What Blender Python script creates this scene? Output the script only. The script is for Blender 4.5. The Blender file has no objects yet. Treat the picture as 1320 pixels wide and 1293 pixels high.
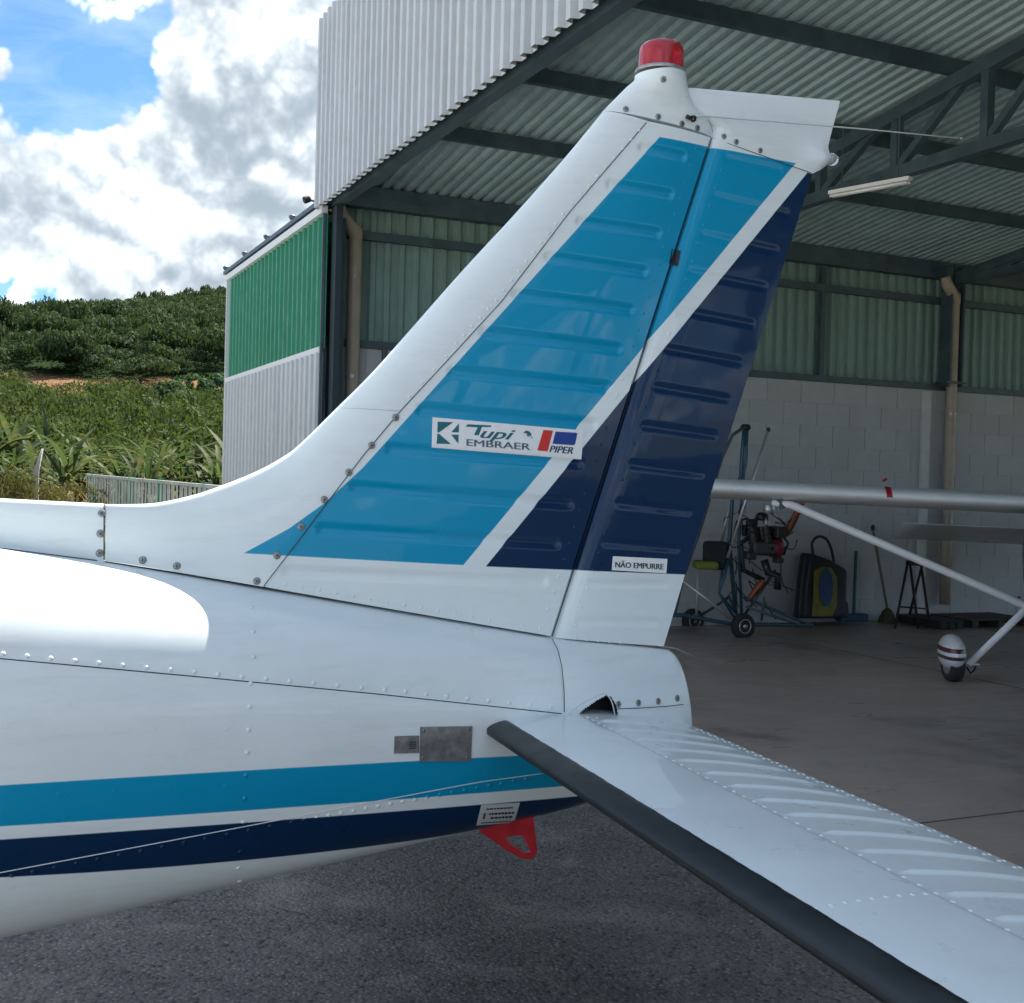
import bpy, bmesh, math, random
import numpy as np
from mathutils import Vector, Matrix
from mathutils.bvhtree import BVHTree

random.seed(7); rng = np.random.default_rng(7)
scene = bpy.context.scene
COL = scene.collection
R = math.radians

# ------------------------------------------------------------------ camera
F_PX, YAW, PITCH, ROLL = 1550.0, R(19.0), R(-0.94), 0.027
CAM = np.array([0.0, -2.34, 1.30])
_d0 = np.array([math.sin(YAW), math.cos(YAW), 0.0]); _r0 = np.array([math.cos(YAW), -math.sin(YAW), 0.0])
_z = np.array([0, 0, 1.0])
_d = _d0 * math.cos(PITCH) + _z * math.sin(PITCH)
_u = _z * math.cos(PITCH) - _d0 * math.sin(PITCH)
_rr = _r0 * math.cos(ROLL) + _u * math.sin(ROLL)
_uu = _u * math.cos(ROLL) - _r0 * math.sin(ROLL)
cam_d = bpy.data.cameras.new('camera'); cam = bpy.data.objects.new('camera', cam_d); COL.objects.link(cam)
cam.matrix_world = Matrix(((_rr[0], _uu[0], -_d[0], CAM[0]), (_rr[1], _uu[1], -_d[1], CAM[1]), (_rr[2], _uu[2], -_d[2], CAM[2]), (0, 0, 0, 1)))
cam_d.sensor_width = 36.0; cam_d.sensor_fit = 'HORIZONTAL'; cam_d.lens = 36.0 * F_PX / 1320.0
cam_d.clip_start = 0.05; cam_d.clip_end = 5000
scene.camera = cam

def ray(u, v):
    d = _d * F_PX + _rr * (u - 660.0) - _uu * (v - 646.5)
    return d / np.linalg.norm(d)
def on_y(u, v, y=0.0):
    d = ray(u, v); return CAM + d * ((y - CAM[1]) / d[1])
def on_z(u, v, z=0.0):
    d = ray(u, v); return CAM + d * ((z - CAM[2]) / d[2])
def on_plane(u, v, p, n):
    d = ray(u, v); return CAM + d * (np.dot(np.array(p) - CAM, n) / np.dot(d, n))
def at(u, v, depth):
    d = ray(u, v); return CAM + d * (depth / np.dot(d, _d))

# ------------------------------------------------------------------ hangar frame (needed for the sun)
HA = R(5.5)
E1 = np.array([-math.sin(HA), math.cos(HA), 0]); E2 = np.array([math.cos(HA), math.sin(HA), 0])
P0 = np.array([1.65, 7.35, 0.0])
def hp(s, t, z): return P0 + E2 * s - E1 * t + np.array([0, 0, z])

# ------------------------------------------------------------------ sun + world
sv = E2 * 1.0 + E1 * 1.0 + np.array([0, 0, 1.93]); sv /= np.linalg.norm(sv)
SUN_EL = math.asin(sv[2]); SUN_AZ = math.atan2(sv[0], sv[1])
sl = bpy.data.lights.new('sun', 'SUN'); sl.energy = 4.3; sl.angle = R(0.4); sl.color = (1.0, 0.94, 0.85)
so = bpy.data.objects.new('sun', sl); COL.objects.link(so)
so.rotation_euler = Vector(sv).to_track_quat('Z', 'Y').to_euler(); so.location = (4, 4, 12)

class NT:
    def __init__(s, tree): s.t = tree; s.n = tree.nodes; s.l = tree.links
    def node(s, typ, **kw):
        n = s.n.new(typ)
        for k, v in kw.items(): setattr(n, k, v)
        return n
    def put(s, sock, val):
        if isinstance(val, bpy.types.NodeSocket): s.l.new(val, sock)
        else: sock.default_value = val
    def m(s, op, a, b=None, c=None, clamp=False):
        n = s.node('ShaderNodeMath', operation=op, use_clamp=clamp)
        s.put(n.inputs[0], a)
        if b is not None: s.put(n.inputs[1], b)
        if c is not None: s.put(n.inputs[2], c)
        return n.outputs[0]
    def vm(s, op, a, b=None, out=0):
        n = s.node('ShaderNodeVectorMath', operation=op)
        s.put(n.inputs[0], a)
        if b is not None:
            if op == 'SCALE': s.put(n.inputs[3], b)
            else: s.put(n.inputs[1], b)
        return n.outputs[out]
    def mr(s, x, a, b, c=0.0, d=1.0, smooth=False):
        n = s.node('ShaderNodeMapRange'); n.interpolation_type = 'SMOOTHSTEP' if smooth else 'LINEAR'
        s.put(n.inputs[0], x); n.inputs[1].default_value = a; n.inputs[2].default_value = b; n.inputs[3].default_value = c; n.inputs[4].default_value = d
        return n.outputs[0]
    def mix(s, f, a, b, bt='MIX'):
        n = s.node('ShaderNodeMix', data_type='RGBA', blend_type=bt)
        s.put(n.inputs[0], f)
        for sock, v in ((n.inputs[6], a), (n.inputs[7], b)):
            if isinstance(v, tuple) and len(v) == 3: v = (*v, 1)
            s.put(sock, v)
        return n.outputs[2]
    def noise(s, vec, scale, detail=2.0, rough=0.5, dist=0.0):
        n = s.node('ShaderNodeTexNoise'); n.inputs['Scale'].default_value = scale; n.inputs['Detail'].default_value = detail
        n.inputs['Roughness'].default_value = rough; n.inputs['Distortion'].default_value = dist
        if vec is not None: s.l.new(vec, n.inputs['Vector'])
        return n.outputs[0]

world = bpy.data.worlds.new('World'); scene.world = world; world.use_nodes = True
w = NT(world.node_tree); w.n.clear()
sky = w.node('ShaderNodeTexSky', sky_type='NISHITA', sun_disc=False)
sky.sun_elevation = SUN_EL; sky.sun_rotation = SUN_AZ; sky.altitude = 600; sky.air_density = 1.0; sky.dust_density = 1.2; sky.ozone_density = 1.5
tc = w.node('ShaderNodeTexCoord'); D = tc.outputs['Generated']
CLOUDS = [(350, 110, 150, .20), (255, 130, 55, .10), (120, 265, 120, .15), (300, 320, 150, .18), (30, 260, 70, .08), (8, 100, 42, .16),
          (215, 232, 45, .10), (240, 190, 40, -.07),
          (120, 70, 85, -.20), (70, 120, 60, -.12), (200, 40, 55, -.10), (60, 20, 60, -.06), (8, 376, 34, -.24), (70, 384, 26, -.16), (40, 165, 40, -.05)]
def cloud_noise(vec):
    """soft large shapes plus rounded puffs (folded noise)"""
    acc = w.m('MULTIPLY', w.noise(vec, 6.5, 5.0, 0.52, 0.10), 0.78)
    for sc, k in ((13.0, .26), (29.0, .15), (63.0, .08), (140.0, .04)):
        n = w.noise(w.vm('ADD', vec, (sc * .013, .31, .17)), sc, 0.0, 0.5, 0.0)
        acc = w.m('MULTIPLY_ADD', w.m('ABSOLUTE', w.m('MULTIPLY_ADD', n, 2.0, -1.0)), k, acc)
    return w.m('ADD', acc, -.005)
Dn = w.vm('NORMALIZE', D)
Ls = Vector((0.45 * sv[0], 0.3 * sv[1], 0.9)).normalized()
f0 = cloud_noise(Dn); f1 = cloud_noise(w.vm('ADD', Dn, tuple(Ls * 0.014))); f2 = cloud_noise(w.vm('ADD', Dn, tuple(Ls * 0.05)))
n0 = f0
for (u, v, rad, amp) in CLOUDS:
    dt = w.vm('DOT_PRODUCT', Dn, tuple(ray(u, v)), 1)
    n0 = w.m('MULTIPLY_ADD', w.m('POWER', w.m('MAXIMUM', dt, 0.001), (F_PX / rad) ** 2), amp, n0)
cover = w.mr(n0, 0.465, 0.55, smooth=True)
edge = w.mr(n0, 0.50, 0.70, 1.0, 0.0)
grad = w.m('ADD', w.m('MULTIPLY', w.m('SUBTRACT', f0, f1), 3.6), w.m('MULTIPLY', w.m('SUBTRACT', f0, f2), 2.0))
low = w.mr(w.noise(w.vm('ADD', Dn, (3.1, 1.7, .4)), 5.0, 5.0, .55), .3, .7, -.22, .22)
lit = w.m('ADD', w.m('ADD', grad, low), w.m('MULTIPLY', edge, 0.42))
lit = w.m('POWER', w.mr(lit, -0.62, 0.95), 2.0)
ccol = w.mix(lit, (1.0, 1.22, 1.42), (4.1, 4.25, 4.28))
wisp = w.m('MULTIPLY', w.mr(w.noise(w.vm('MULTIPLY', Dn, (3.0, 3.0, 9.0)), 2.4, 7.0, 0.6, 0.6), 0.42, 0.72), 0.4)
skyc = w.mix(1.0, sky.outputs[0], (.20, .31, .46), 'MULTIPLY')
base = w.mix(wisp, skyc, (2.0, 2.4, 2.8))
final = w.mix(cover, base, ccol)
bg = w.node('ShaderNodeBackground'); w.l.new(final, bg.inputs[0]); bg.inputs[1].default_value = 0.105
wo = w.node('ShaderNodeOutputWorld'); w.l.new(bg.outputs[0], wo.inputs[0])
scene.view_settings.view_transform = 'Standard'; scene.view_settings.look = 'None'
scene.view_settings.exposure = 2.1; scene.view_settings.gamma = 1.0; scene.view_settings.use_curve_mapping = False
scene.render.engine = 'CYCLES'
scene.cycles.max_bounces = 8; scene.cycles.diffuse_bounces = 5; scene.cycles.glossy_bounces = 4; scene.cycles.transmission_bounces = 6
scene.cycles.caustics_reflective = False; scene.cycles.caustics_refractive = False
scene.cycles.use_denoising = True; scene.cycles.sample_clamp_indirect = 6.0

# ------------------------------------------------------------------ materials
MATS = {}
def mat(name, col=(.5, .5, .5), rough=.5, metal=0.0, coat=0.0, spec=0.5, noise=None, bump=None, trans=0.0, emit=None):
    """noise=(scale, amount, detail) value variation; bump=(scale, strength, distance)"""
    if name in MATS: return MATS[name]
    m = bpy.data.materials.new(name); m.use_nodes = True; t = NT(m.node_tree)
    b = t.n['Principled BSDF']
    b.inputs['Base Color'].default_value = (*col, 1); b.inputs['Roughness'].default_value = rough; b.inputs['Metallic'].default_value = metal
    b.inputs['Coat Weight'].default_value = coat; b.inputs['Coat Roughness'].default_value = 0.04
    b.inputs['Specular IOR Level'].default_value = spec; b.inputs['Transmission Weight'].default_value = trans
    geo = t.node('ShaderNodeNewGeometry')
    if noise:
        f = t.noise(geo.outputs['Position'], noise[0], noise[2], .6)
        lo = tuple(c * (1 - noise[1]) for c in col); hi = tuple(min(1, c * (1 + noise[1])) for c in col)
        t.l.new(t.mix(t.mr(f, .3, .7), lo, hi), b.inputs['Base Color'])
        r2 = t.mr(f, .3, .7, max(0.02, rough - .08), min(1, rough + .08)); t.l.new(r2, b.inputs['Roughness'])
    if bump:
        f = t.noise(geo.outputs['Position'], bump[0], 4, .6)
        bn = t.node('ShaderNodeBump'); bn.inputs['Strength'].default_value = bump[1]; bn.inputs['Distance'].default_value = bump[2]
        t.l.new(f, bn.inputs['Height']); t.l.new(bn.outputs[0], b.inputs['Normal'])
    MATS[name] = m; return m

WHITE = (.745, .815, .82); BLUE = (0.0, 0.275, 0.475); NAVY = (0.0005, 0.021, 0.070)
def paint(name, layers, white=WHITE, wave=0.0):
    """layers: list of (colour, conditions); condition = ('below'|'above', [(a,b,c),...]) against max of z=a+b x+c x^2"""
    m = bpy.data.materials.new(name); m.use_nodes = True; t = NT(m.node_tree); b = t.n['Principled BSDF']
    geo = t.node('ShaderNodeNewGeometry'); sx = t.node('ShaderNodeSeparateXYZ'); t.l.new(geo.outputs['Position'], sx.inputs[0])
    X, Z = sx.outputs[0], sx.outputs[2]
    dirt = t.mr(t.noise(geo.outputs['Position'], 5, 6, .65), .35, .75)
    col = t.mix(dirt, white, tuple(c * .93 for c in white))
    strk = t.mr(t.noise(t.vm('MULTIPLY', geo.outputs['Position'], (1.0, 1.0, 7.0)), 5.5, 7, .7, .3), .52, .80)
    col = t.mix(t.m('MULTIPLY', strk, .35), col, (.52, .53, .50))
    for (lc, conds) in layers:
        mask = None
        for kind, lines in conds:
            f = None
            for (a, bb, c) in lines:
                v = t.m('MULTIPLY_ADD', X, bb, a)
                if c: v = t.m('ADD', v, t.m('MULTIPLY', t.m('MULTIPLY', X, X), c))
                f = v if f is None else t.m('MAXIMUM', f, v)
            dlt = t.m('SUBTRACT', f, Z) if kind == 'below' else t.m('SUBTRACT', Z, f)
            k = t.mr(dlt, -.0009, .0009)
            mask = k if mask is None else t.m('MULTIPLY', mask, k)
        col = t.mix(mask, col, lc)
    t.l.new(col, b.inputs['Base Color'])
    b.inputs['Roughness'].default_value = .32; b.inputs['Coat Weight'].default_value = .5; b.inputs['Coat Roughness'].default_value = .035; b.inputs['Specular IOR Level'].default_value = .22
    rf = t.mr(t.noise(geo.outputs['Position'], 9, 5, .6), .3, .7, .24, .42); t.l.new(rf, b.inputs['Roughness'])
    if wave:
        f = t.noise(geo.outputs['Position'], 6.0, 2, .5)
        bn = t.node('ShaderNodeBump'); bn.inputs['Strength'].default_value = wave; bn.inputs['Distance'].default_value = .004
        t.l.new(f, bn.inputs['Height']); t.l.new(bn.outputs[0], b.inputs['Normal']); t.l.new(bn.outputs[0], b.inputs['Coat Normal'])
    return m

# ------------------------------------------------------------------ object helpers
def link(o, parent=None):
    COL.objects.link(o)
    if parent is not None:
        o.parent = parent
        o.matrix_parent_inverse = parent['_w'] if False else Matrix.Identity(4)
        w_ = ROOTLOC.get(parent.name)
        o.matrix_parent_inverse = Matrix.Translation(-w_) if w_ is not None else Matrix.Identity(4)
    return o
ROOTLOC = {}
def tag(o, label, cat, group=None, kind=None):
    o['label'] = label; o['category'] = cat
    if group: o['group'] = group
    if kind: o['kind'] = kind
    return o
def empty(name, loc, label, cat, group=None):
    o = bpy.data.objects.new(name, None); COL.objects.link(o); o.location = loc; o.empty_display_size = .2
    ROOTLOC[o.name] = Vector(loc)
    return tag(o, label, cat, group)
def mesh(name, V, Fc, m=None, parent=None, smooth=False, kind=None, uvless=True):
    me = bpy.data.meshes.new(name)
    me.from_pydata([tuple(map(float, v)) for v in V], [], [tuple(map(int, f)) for f in Fc])
    if m is not None: me.materials.append(m)
    if smooth: me.polygons.foreach_set('use_smooth', [True] * len(me.polygons))
    me.update()
    o = bpy.data.objects.new(name, me); link(o, parent)
    if kind: o['kind'] = kind
    return o
def inst(name, me, M, parent=None):
    o = bpy.data.objects.new(name, me); link(o, parent); o.matrix_basis = M; return o
def struct(o): o['kind'] = 'structure'; return o

class MB:
    """collects shapes for ONE mesh"""
    def __init__(s): s.V = []; s.F = []
    def add(s, V, Fc):
        k = len(s.V); s.V += [tuple(v) for v in V]; s.F += [tuple(i + k for i in f) for f in Fc]; return s
    def box(s, c, ax, ay, az, sx, sy, sz):
        c = np.array(c, float); ax, ay, az = np.array(ax, float), np.array(ay, float), np.array(az, float)
        V = [c + ax * sx * i / 2 + ay * sy * j / 2 + az * sz * k / 2 for k in (-1, 1) for j in (-1, 1) for i in (-1, 1)]
        return s.add(V, [(0, 2, 3, 1), (4, 5, 7, 6), (0, 1, 5, 4), (2, 6, 7, 3), (0, 4, 6, 2), (1, 3, 7, 5)])
    def beam(s, a, b, wd, ht, up=(0, 0, 1)):
        a, b = np.array(a, float), np.array(b, float); d = b - a; L = np.linalg.norm(d); d /= L
        up = np.array(up, float); sd = np.cross(d, up); sd /= np.linalg.norm(sd); up = np.cross(sd, d)
        return s.box((a + b) / 2, d, sd, up, L, wd, ht)
    def tube(s, pts, r, n=8, cap=True):
        pts = [np.array(p, float) for p in pts]; rs = r if hasattr(r, '__len__') else [r] * len(pts)
        k = len(s.V); prev = None
        for i, p in enumerate(pts):
            d = pts[min(i + 1, len(pts) - 1)] - pts[max(i - 1, 0)]; d = d / np.linalg.norm(d)
            if prev is None:
                a = np.cross(d, (0, 0, 1)) if abs(d[2]) < .9 else np.cross(d, (1, 0, 0))
            else: a = prev - d * np.dot(prev, d)
            a = a / np.linalg.norm(a); prev = a; b = np.cross(d, a)
            for j in range(n):
                th = 2 * math.pi * j / n
                s.V.append(tuple(p + (a * math.cos(th) + b * math.sin(th)) * rs[i]))
        for i in range(len(pts) - 1):
            for j in range(n):
                q = k + i * n + j; q2 = k + i * n + (j + 1) % n
                s.F.append((q, q2, q2 + n, q + n))
        if cap:
            s.F.append(tuple(k + j for j in range(n))[::-1]); s.F.append(tuple(k + (len(pts) - 1) * n + j for j in range(n)))
        return s
    def lathe(s, o, axis, prof, n=20):
        o = np.array(o, float); ax = np.array(axis, float); ax /= np.linalg.norm(ax)
        a = np.cross(ax, (0, 0, 1)) if abs(ax[2]) < .9 else np.cross(ax, (1, 0, 0)); a /= np.linalg.norm(a); b = np.cross(ax, a)
        k = len(s.V)
        for (r, h) in prof:
            for j in range(n):
                th = 2 * math.pi * j / n; s.V.append(tuple(o + ax * h + (a * math.cos(th) + b * math.sin(th)) * max(r, 1e-4)))
        for i in range(len(prof) - 1):
            for j in range(n):
                q = k + i * n + j; q2 = k + i * n + (j + 1) % n; s.F.append((q, q2, q2 + n, q + n))
        s.F.append(tuple(k + j for j in range(n))[::-1]); s.F.append(tuple(k + (len(prof) - 1) * n + j for j in range(n)))
        return s
    def build(s, name, m, parent=None, smooth=False, kind=None): return mesh(name, s.V, s.F, m, parent, smooth, kind)
def smooth_by_angle(o, ang=35):
    me = o.data
    me.polygons.foreach_set('use_smooth', [True] * len(me.polygons))
    me.set_sharp_from_angle(angle=R(ang)); return o
def bevel(o, wd=.004, seg=2):
    md = o.modifiers.new('bevel', 'BEVEL'); md.width = wd; md.segments = seg; md.limit_method = 'ANGLE'; return o

def resample(pts, n):
    P = np.array(pts, float); d = np.r_[0, np.cumsum(np.linalg.norm(np.diff(P, axis=0), axis=1))]
    q = np.linspace(0, d[-1], n) if np.isscalar(n) else np.array(n) * d[-1]
    return np.stack([np.interp(q, d, P[:, k]) for k in range(P.shape[1])], 1)
def catmull(pts, sub=8):
    P = [np.array(p, float) for p in pts]; P = [2 * P[0] - P[1]] + P + [2 * P[-1] - P[-2]]; out = []
    for i in range(1, len(P) - 2):
        for k in range(sub):
            t = k / sub; a, b, c, d = P[i - 1], P[i], P[i + 1], P[i + 2]
            out.append(.5 * ((2 * b) + (-a + c) * t + (2 * a - 5 * b + 4 * c - d) * t * t + (-a + 3 * b - 3 * c + d) * t ** 3))
    out.append(P[-2]); return out
def grid_faces(nr, nc, off=0, flip=False):
    Fc = []
    for i in range(nr - 1):
        for j in range(nc - 1):
            q = off + i * nc + j
            Fc.append((q, q + nc, q + nc + 1, q + 1) if flip else (q, q + 1, q + nc + 1, q + nc))
    return Fc
def two_sided(X, Z, T, closed=True):
    """X,Z,T arrays (nr,nc): symmetric body about y=0, port side y=-T, starboard y=+T"""
    nr, nc = X.shape
    V = np.concatenate([np.stack([X, -T, Z], -1).reshape(-1, 3), np.stack([X, T, Z], -1).reshape(-1, 3)])
    Fc = grid_faces(nr, nc) + grid_faces(nr, nc, nr * nc, True)
    N = nr * nc
    if closed:
        for i in range(nr - 1):
            for j in (0, nc - 1):
                a, b = i * nc + j, (i + 1) * nc + j; f = (a, b, b + N, a + N); Fc.append(f if j == 0 else f[::-1])
        for j in range(nc - 1):
            for i in (0, nr - 1):
                a, b = i * nc + j, i * nc + j + 1; f = (a, a + N, b + N, b); Fc.append(f if i == 0 else f[::-1])
    return V, Fc
def bvh_of(*objs):
    V, Fc = [], []
    for o in objs:
        k = len(V); V += [tuple(v.co) for v in o.data.vertices]; Fc += [tuple(i + k for i in p.vertices) for p in o.data.polygons]
    return BVHTree.FromPolygons(V, Fc)
def hit(bvh, u, v, off=0.0):
    d = ray(u, v); loc, nor, _, _ = bvh.ray_cast(Vector(CAM), Vector(d))
    if loc is None: return None, None
    if nor.dot(Vector(d)) > 0: nor = -nor
    return np.array(loc + nor * off), np.array(nor)
def drape(name, bvh, px, m, parent, r=.0009, n=60, off=0.0):
    pts = [hit(bvh, u, v, off)[0] for u, v in resample(px, n)]
    pts = [p for p in pts if p is not None]
    if len(pts) < 2: return None
    return MB().tube(pts, r, 5).build(name, m, parent, True)
def patch(name, bvh, corner_px, m, parent, off=.0008, n=12):
    """quad of photo pixels (tl,tr,br,bl) laid on the surface it sticks to, with a little thickness"""
    tl, tr, br, bl = [np.array(c, float) for c in corner_px]; V = []
    for o_ in (off, 0.0):
        for i in range(n):
            for j in range(n):
                a, b = j / (n - 1), i / (n - 1)
                p = (tl * (1 - a) + tr * a) * (1 - b) + (bl * (1 - a) + br * a) * b
                h, _ = hit(bvh, *p, o_)
                for dv_ in (3, -3, 6, -6, 10, -10):
                    if h is None: h, _ = hit(bvh, p[0], p[1] + dv_, o_)
                V.append(h if h is not None else (V[-1] if V else at(p[0], p[1], 8.5)))
    Fc = grid_faces(n, n, 0, True)
    N = n * n; ring = [j for j in range(n)] + [i * n + n - 1 for i in range(1, n)] + [(n - 1) * n + j for j in range(n - 2, -1, -1)] + [i * n for i in range(n - 2, 0, -1)]
    for q in range(len(ring)):
        a, b = ring[q], ring[(q + 1) % len(ring)]; Fc.append((a, b, b + N, a + N))
    return mesh(name, V, Fc, m, parent)
def flat_px(name, bvh, polys, m, parent, off=.0014):
    V, Fc = [], []
    for poly in polys:
        k = len(V)
        for (u, v) in poly: V.append(hit(bvh, u, v, off)[0])
        Fc.append(tuple(range(k, len(V))))
    return mesh(name, V, Fc, m, parent)
def text_px(name, bvh, s, o_px, x_px, y_px, m, parent, off=.0014, bold=0.0, shear=0.0, size=1.0, fit=None):
    """text whose baseline starts at o_px, x_px = pixel vector of one em rightwards, y_px = upwards; fit = total width px along x"""
    cu = bpy.data.curves.new(name, 'FONT'); cu.body = s; cu.shear = shear; cu.resolution_u = 3
    tmp = bpy.data.objects.new(name, cu); COL.objects.link(tmp)
    dg = bpy.context.evaluated_depsgraph_get(); me = bpy.data.meshes.new_from_object(tmp.evaluated_get(dg))
    bpy.data.objects.remove(tmp)
    P = np.array([v.co[:] for v in me.vertices])
    x0, x1 = P[:, 0].min(), P[:, 0].max()
    o_px, x_px, y_px = map(lambda q: np.array(q, float), (o_px, x_px, y_px))
    if fit: x_px = x_px / np.linalg.norm(x_px) * fit / (x1 - x0)
    V = []; Fc = []
    for c_, sh_ in enumerate((0.0,) if not bold else (-bold, 0.0, bold)):
        k_ = len(V)
        for p in P:
            q = o_px + x_px * (p[0] - x0) + y_px * p[1] + np.array([sh_, 0])
            h, _ = hit(bvh, q[0], q[1], off + c_ * .00012); V.append(h if h is not None else V[-1])
        Fc += [tuple(i + k_ for i in pp.vertices) for pp in me.polygons]
    bpy.data.meshes.remove(me); bpy.data.curves.remove(cu)
    return mesh(name, V, Fc, m, parent)

def frame_m(loc, nor, s=1.0, spin=0.0):
    return Matrix.Translation(Vector(loc)) @ Vector(nor).to_track_quat('Z', 'Y').to_matrix().to_4x4() @ Matrix.Rotation(spin, 4, 'Z') @ Matrix.Scale(s, 4)
def rivets(name, bvh, pxs, m, parent, r=.0042, h=.0018, off=0.0):
    mb = MB()
    for (u, v) in pxs:
        p, nrm = hit(bvh, u, v, off)
        if p is None: continue
        mb.lathe(p - nrm * .0005, nrm, [(r, 0), (r * .93, h * .55), (r * .55, h * .95), (r * .02, h * 1.05)], 8)
    o = mb.build(name, m, parent, True); o['kind'] = 'stuff'; return o
def row(a, b, n): return [tuple(np.array(a) * (1 - k / (n - 1)) + np.array(b) * k / (n - 1)) for k in range(n)]

# shared materials
M_white = paint('white_paint', [], wave=.10)
M_seam = mat('seam_shadow_gap', (.035, .038, .04), .8)
M_seal = mat('white_sealant', (.7, .72, .73), .5)
M_screw = mat('screw_steel', (.30, .31, .30), .38, .85, noise=(600, .35, 2))
M_slot = mat('screw_slot', (.03, .03, .03), .7)
M_rubber = mat('black_rubber_boot', (.011, .015, .018), .40, spec=.32, noise=(18, .35, 5), bump=(90, .08, .002))
M_alum = mat('dull_aluminium', (.36, .35, .34), .42, .8, noise=(60, .25, 4))
M_black = mat('matt_black', (.012, .012, .013), .6)
M_steel = mat('dark_blue_grey_steel', (.055, .090, .112), .5, noise=(6, .3, 4))
# ------------------------------------------------------------------ THE AIRPLANE
plane = empty('airplane', (0.3, 0, 0), 'white light airplane tail with turquoise and navy stripes, standing outside the hangar', 'airplane')

# fuselage loft
XS0, XS1 = -3.2, 0.882
def f_top(x): return 1.1355 - .160 * x - .014 * max(x, 0) ** 2
def f_bot(x): return .498 + .134 * x
def f_w(x): return .262 - .150 * x
def fus_section(x, n=72):
    zt, zb, wd = f_top(x), f_bot(x), f_w(x); zc = zb + (zt - zb) * .52
    out = []
    for j in range(n):
        th = 2 * math.pi * j / n; c, s_ = math.cos(th), math.sin(th)
        e = 2 / 2.35 if s_ > 0 else 2 / 2.7
        y = wd * math.copysign(abs(c) ** e, c); z = zc + (zt - zc if s_ > 0 else zc - zb) * math.copysign(abs(s_) ** e, s_)
        out.append((x, y, z))
    return out
nx_, nf_ = 84, 72
V = []
for x in np.linspace(XS0, XS1, nx_): V += fus_section(x, nf_)
Fc = []
for i in range(nx_ - 1):
    for j in range(nf_):
        a, b = i * nf_ + j, i * nf_ + (j + 1) % nf_; Fc.append((a, a + nf_, b + nf_, b))
Fc.append(tuple(range(nf_))); Fc.append(tuple((nx_ - 1) * nf_ + j for j in range(nf_))[::-1])
fus = mesh('fuselage', V, Fc, None, plane, True)
B_f = bvh_of(fus)
def fitq(pxs):
    P = np.array([q for q in (hit(B_f, u, v)[0] for u, v in pxs) if q is not None])
    c = np.polyfit(P[:, 0], P[:, 2], 2); return (c[2], c[1], c[0])
l_bt = fitq([(5, 1012), (300, 995), (480, 983), (620, 977)])
l_bb = fitq([(5, 1065), (300, 1046), (480, 1033), (660, 1019)])
l_nt = fitq([(5, 1082), (300, 1062), (480, 1048), (660, 1034)])
l_nb = fitq([(5, 1131), (300, 1110), (480, 1091), (560, 1079)])
M_fus = paint('fuselage_paint', [(BLUE, [('below', [l_bt]), ('above', [l_bb])]), (NAVY, [('below', [l_nt]), ('above', [l_nb])])], wave=.22)
fus.data.materials.append(M_fus); smooth_by_angle(fus, 50)

# ---- fin leading-edge skin (with dorsal fillet)
LE = [(136, 650), (170, 650), (204, 648), (250, 638), (291, 624), (330, 608), (360, 592), (385, 574), (433, 527), (480, 480), (530, 424), (580, 367), (620, 323), (660, 280), (725, 207), (764, 160), (777, 144)]
RB = [(136, 723), (190, 731), (250, 741), (342, 757), (388, 694), (430, 638), (470, 586), (516, 531), (580, 462), (647, 389), (690, 332), (733, 276), (783, 217), (835, 156)]
NB, NA = 150, 26
le = resample(catmull(LE), NB); rb_s = resample(RB, 400)
# matching parameter: fillet bottom (first 24% of LE) then seam
dl = np.r_[0, np.cumsum(np.linalg.norm(np.diff(np.array(catmull(LE)), axis=0), axis=1))]; dr_ = np.r_[0, np.cumsum(np.linalg.norm(np.diff(np.array(RB), axis=0), axis=1))]
split_r = np.linalg.norm(np.diff(np.array(RB[:4]), axis=0), axis=1).sum() / dr_[-1]
bq = np.linspace(0, 1, NB); bmap = np.where(bq < .26, bq / .26 * split_r, split_r + (bq - .26) / .74 * (1 - split_r))
rb = resample(RB, bmap)
def seam_t(bq_): return np.interp(bq_, [0, .26, .5, 1], [.018, .050, .046, .028])
LEp = np.array([on_y(u, v, 0)[[0, 2]] for u, v in le]); ts = seam_t(bq)
RBp = np.array([on_y(u, v, -t)[[0, 2]] for (u, v), t in zip(rb, ts)])
a_ = np.linspace(0, 1, NA) ** 1.7
X = LEp[:, :1] * (1 - a_) + RBp[:, :1] * a_; Z = LEp[:, 1:] * (1 - a_) + RBp[:, 1:] * a_
T = ts[:, None] * np.sqrt(1 - (1 - a_[None]) ** 2)
T = np.maximum(T, .0006)
VL, FL = two_sided(X, Z, T, closed=True)

# ---- fin paint lines, in (x,z) of the fin side
def line_px(p, q, y=-.04):
    a, b = on_y(*p, y), on_y(*q, y); s_ = (b[2] - a[2]) / (b[0] - a[0]); return (a[2] - s_ * a[0], s_, 0)
blue_left = [line_px((853, 175), (494, 573)), line_px((455, 614), (418, 648)), line_px((418, 648), (372, 681)), line_px((372, 681), (314, 713))]
blue_right = [line_px((1037, 205), (596, 728))]
blue_bot = [line_px((314, 713), (594, 728))]
blue_top = [line_px((853, 175), (1037, 206))]
navy_left = [line_px((1046, 226), (626, 729))]
navy_bot = [line_px((626, 730), (882, 742))]
M_fin = paint('fin_paint', [(BLUE, [('below', blue_left), ('below', blue_top), ('above', blue_right), ('above', blue_bot)]), (NAVY, [('below', navy_left), ('above', navy_bot)])], wave=.12)
le_skin = mesh('leading_edge_skin', VL, FL, M_fin, plane, True); smooth_by_angle(le_skin, 50)

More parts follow.
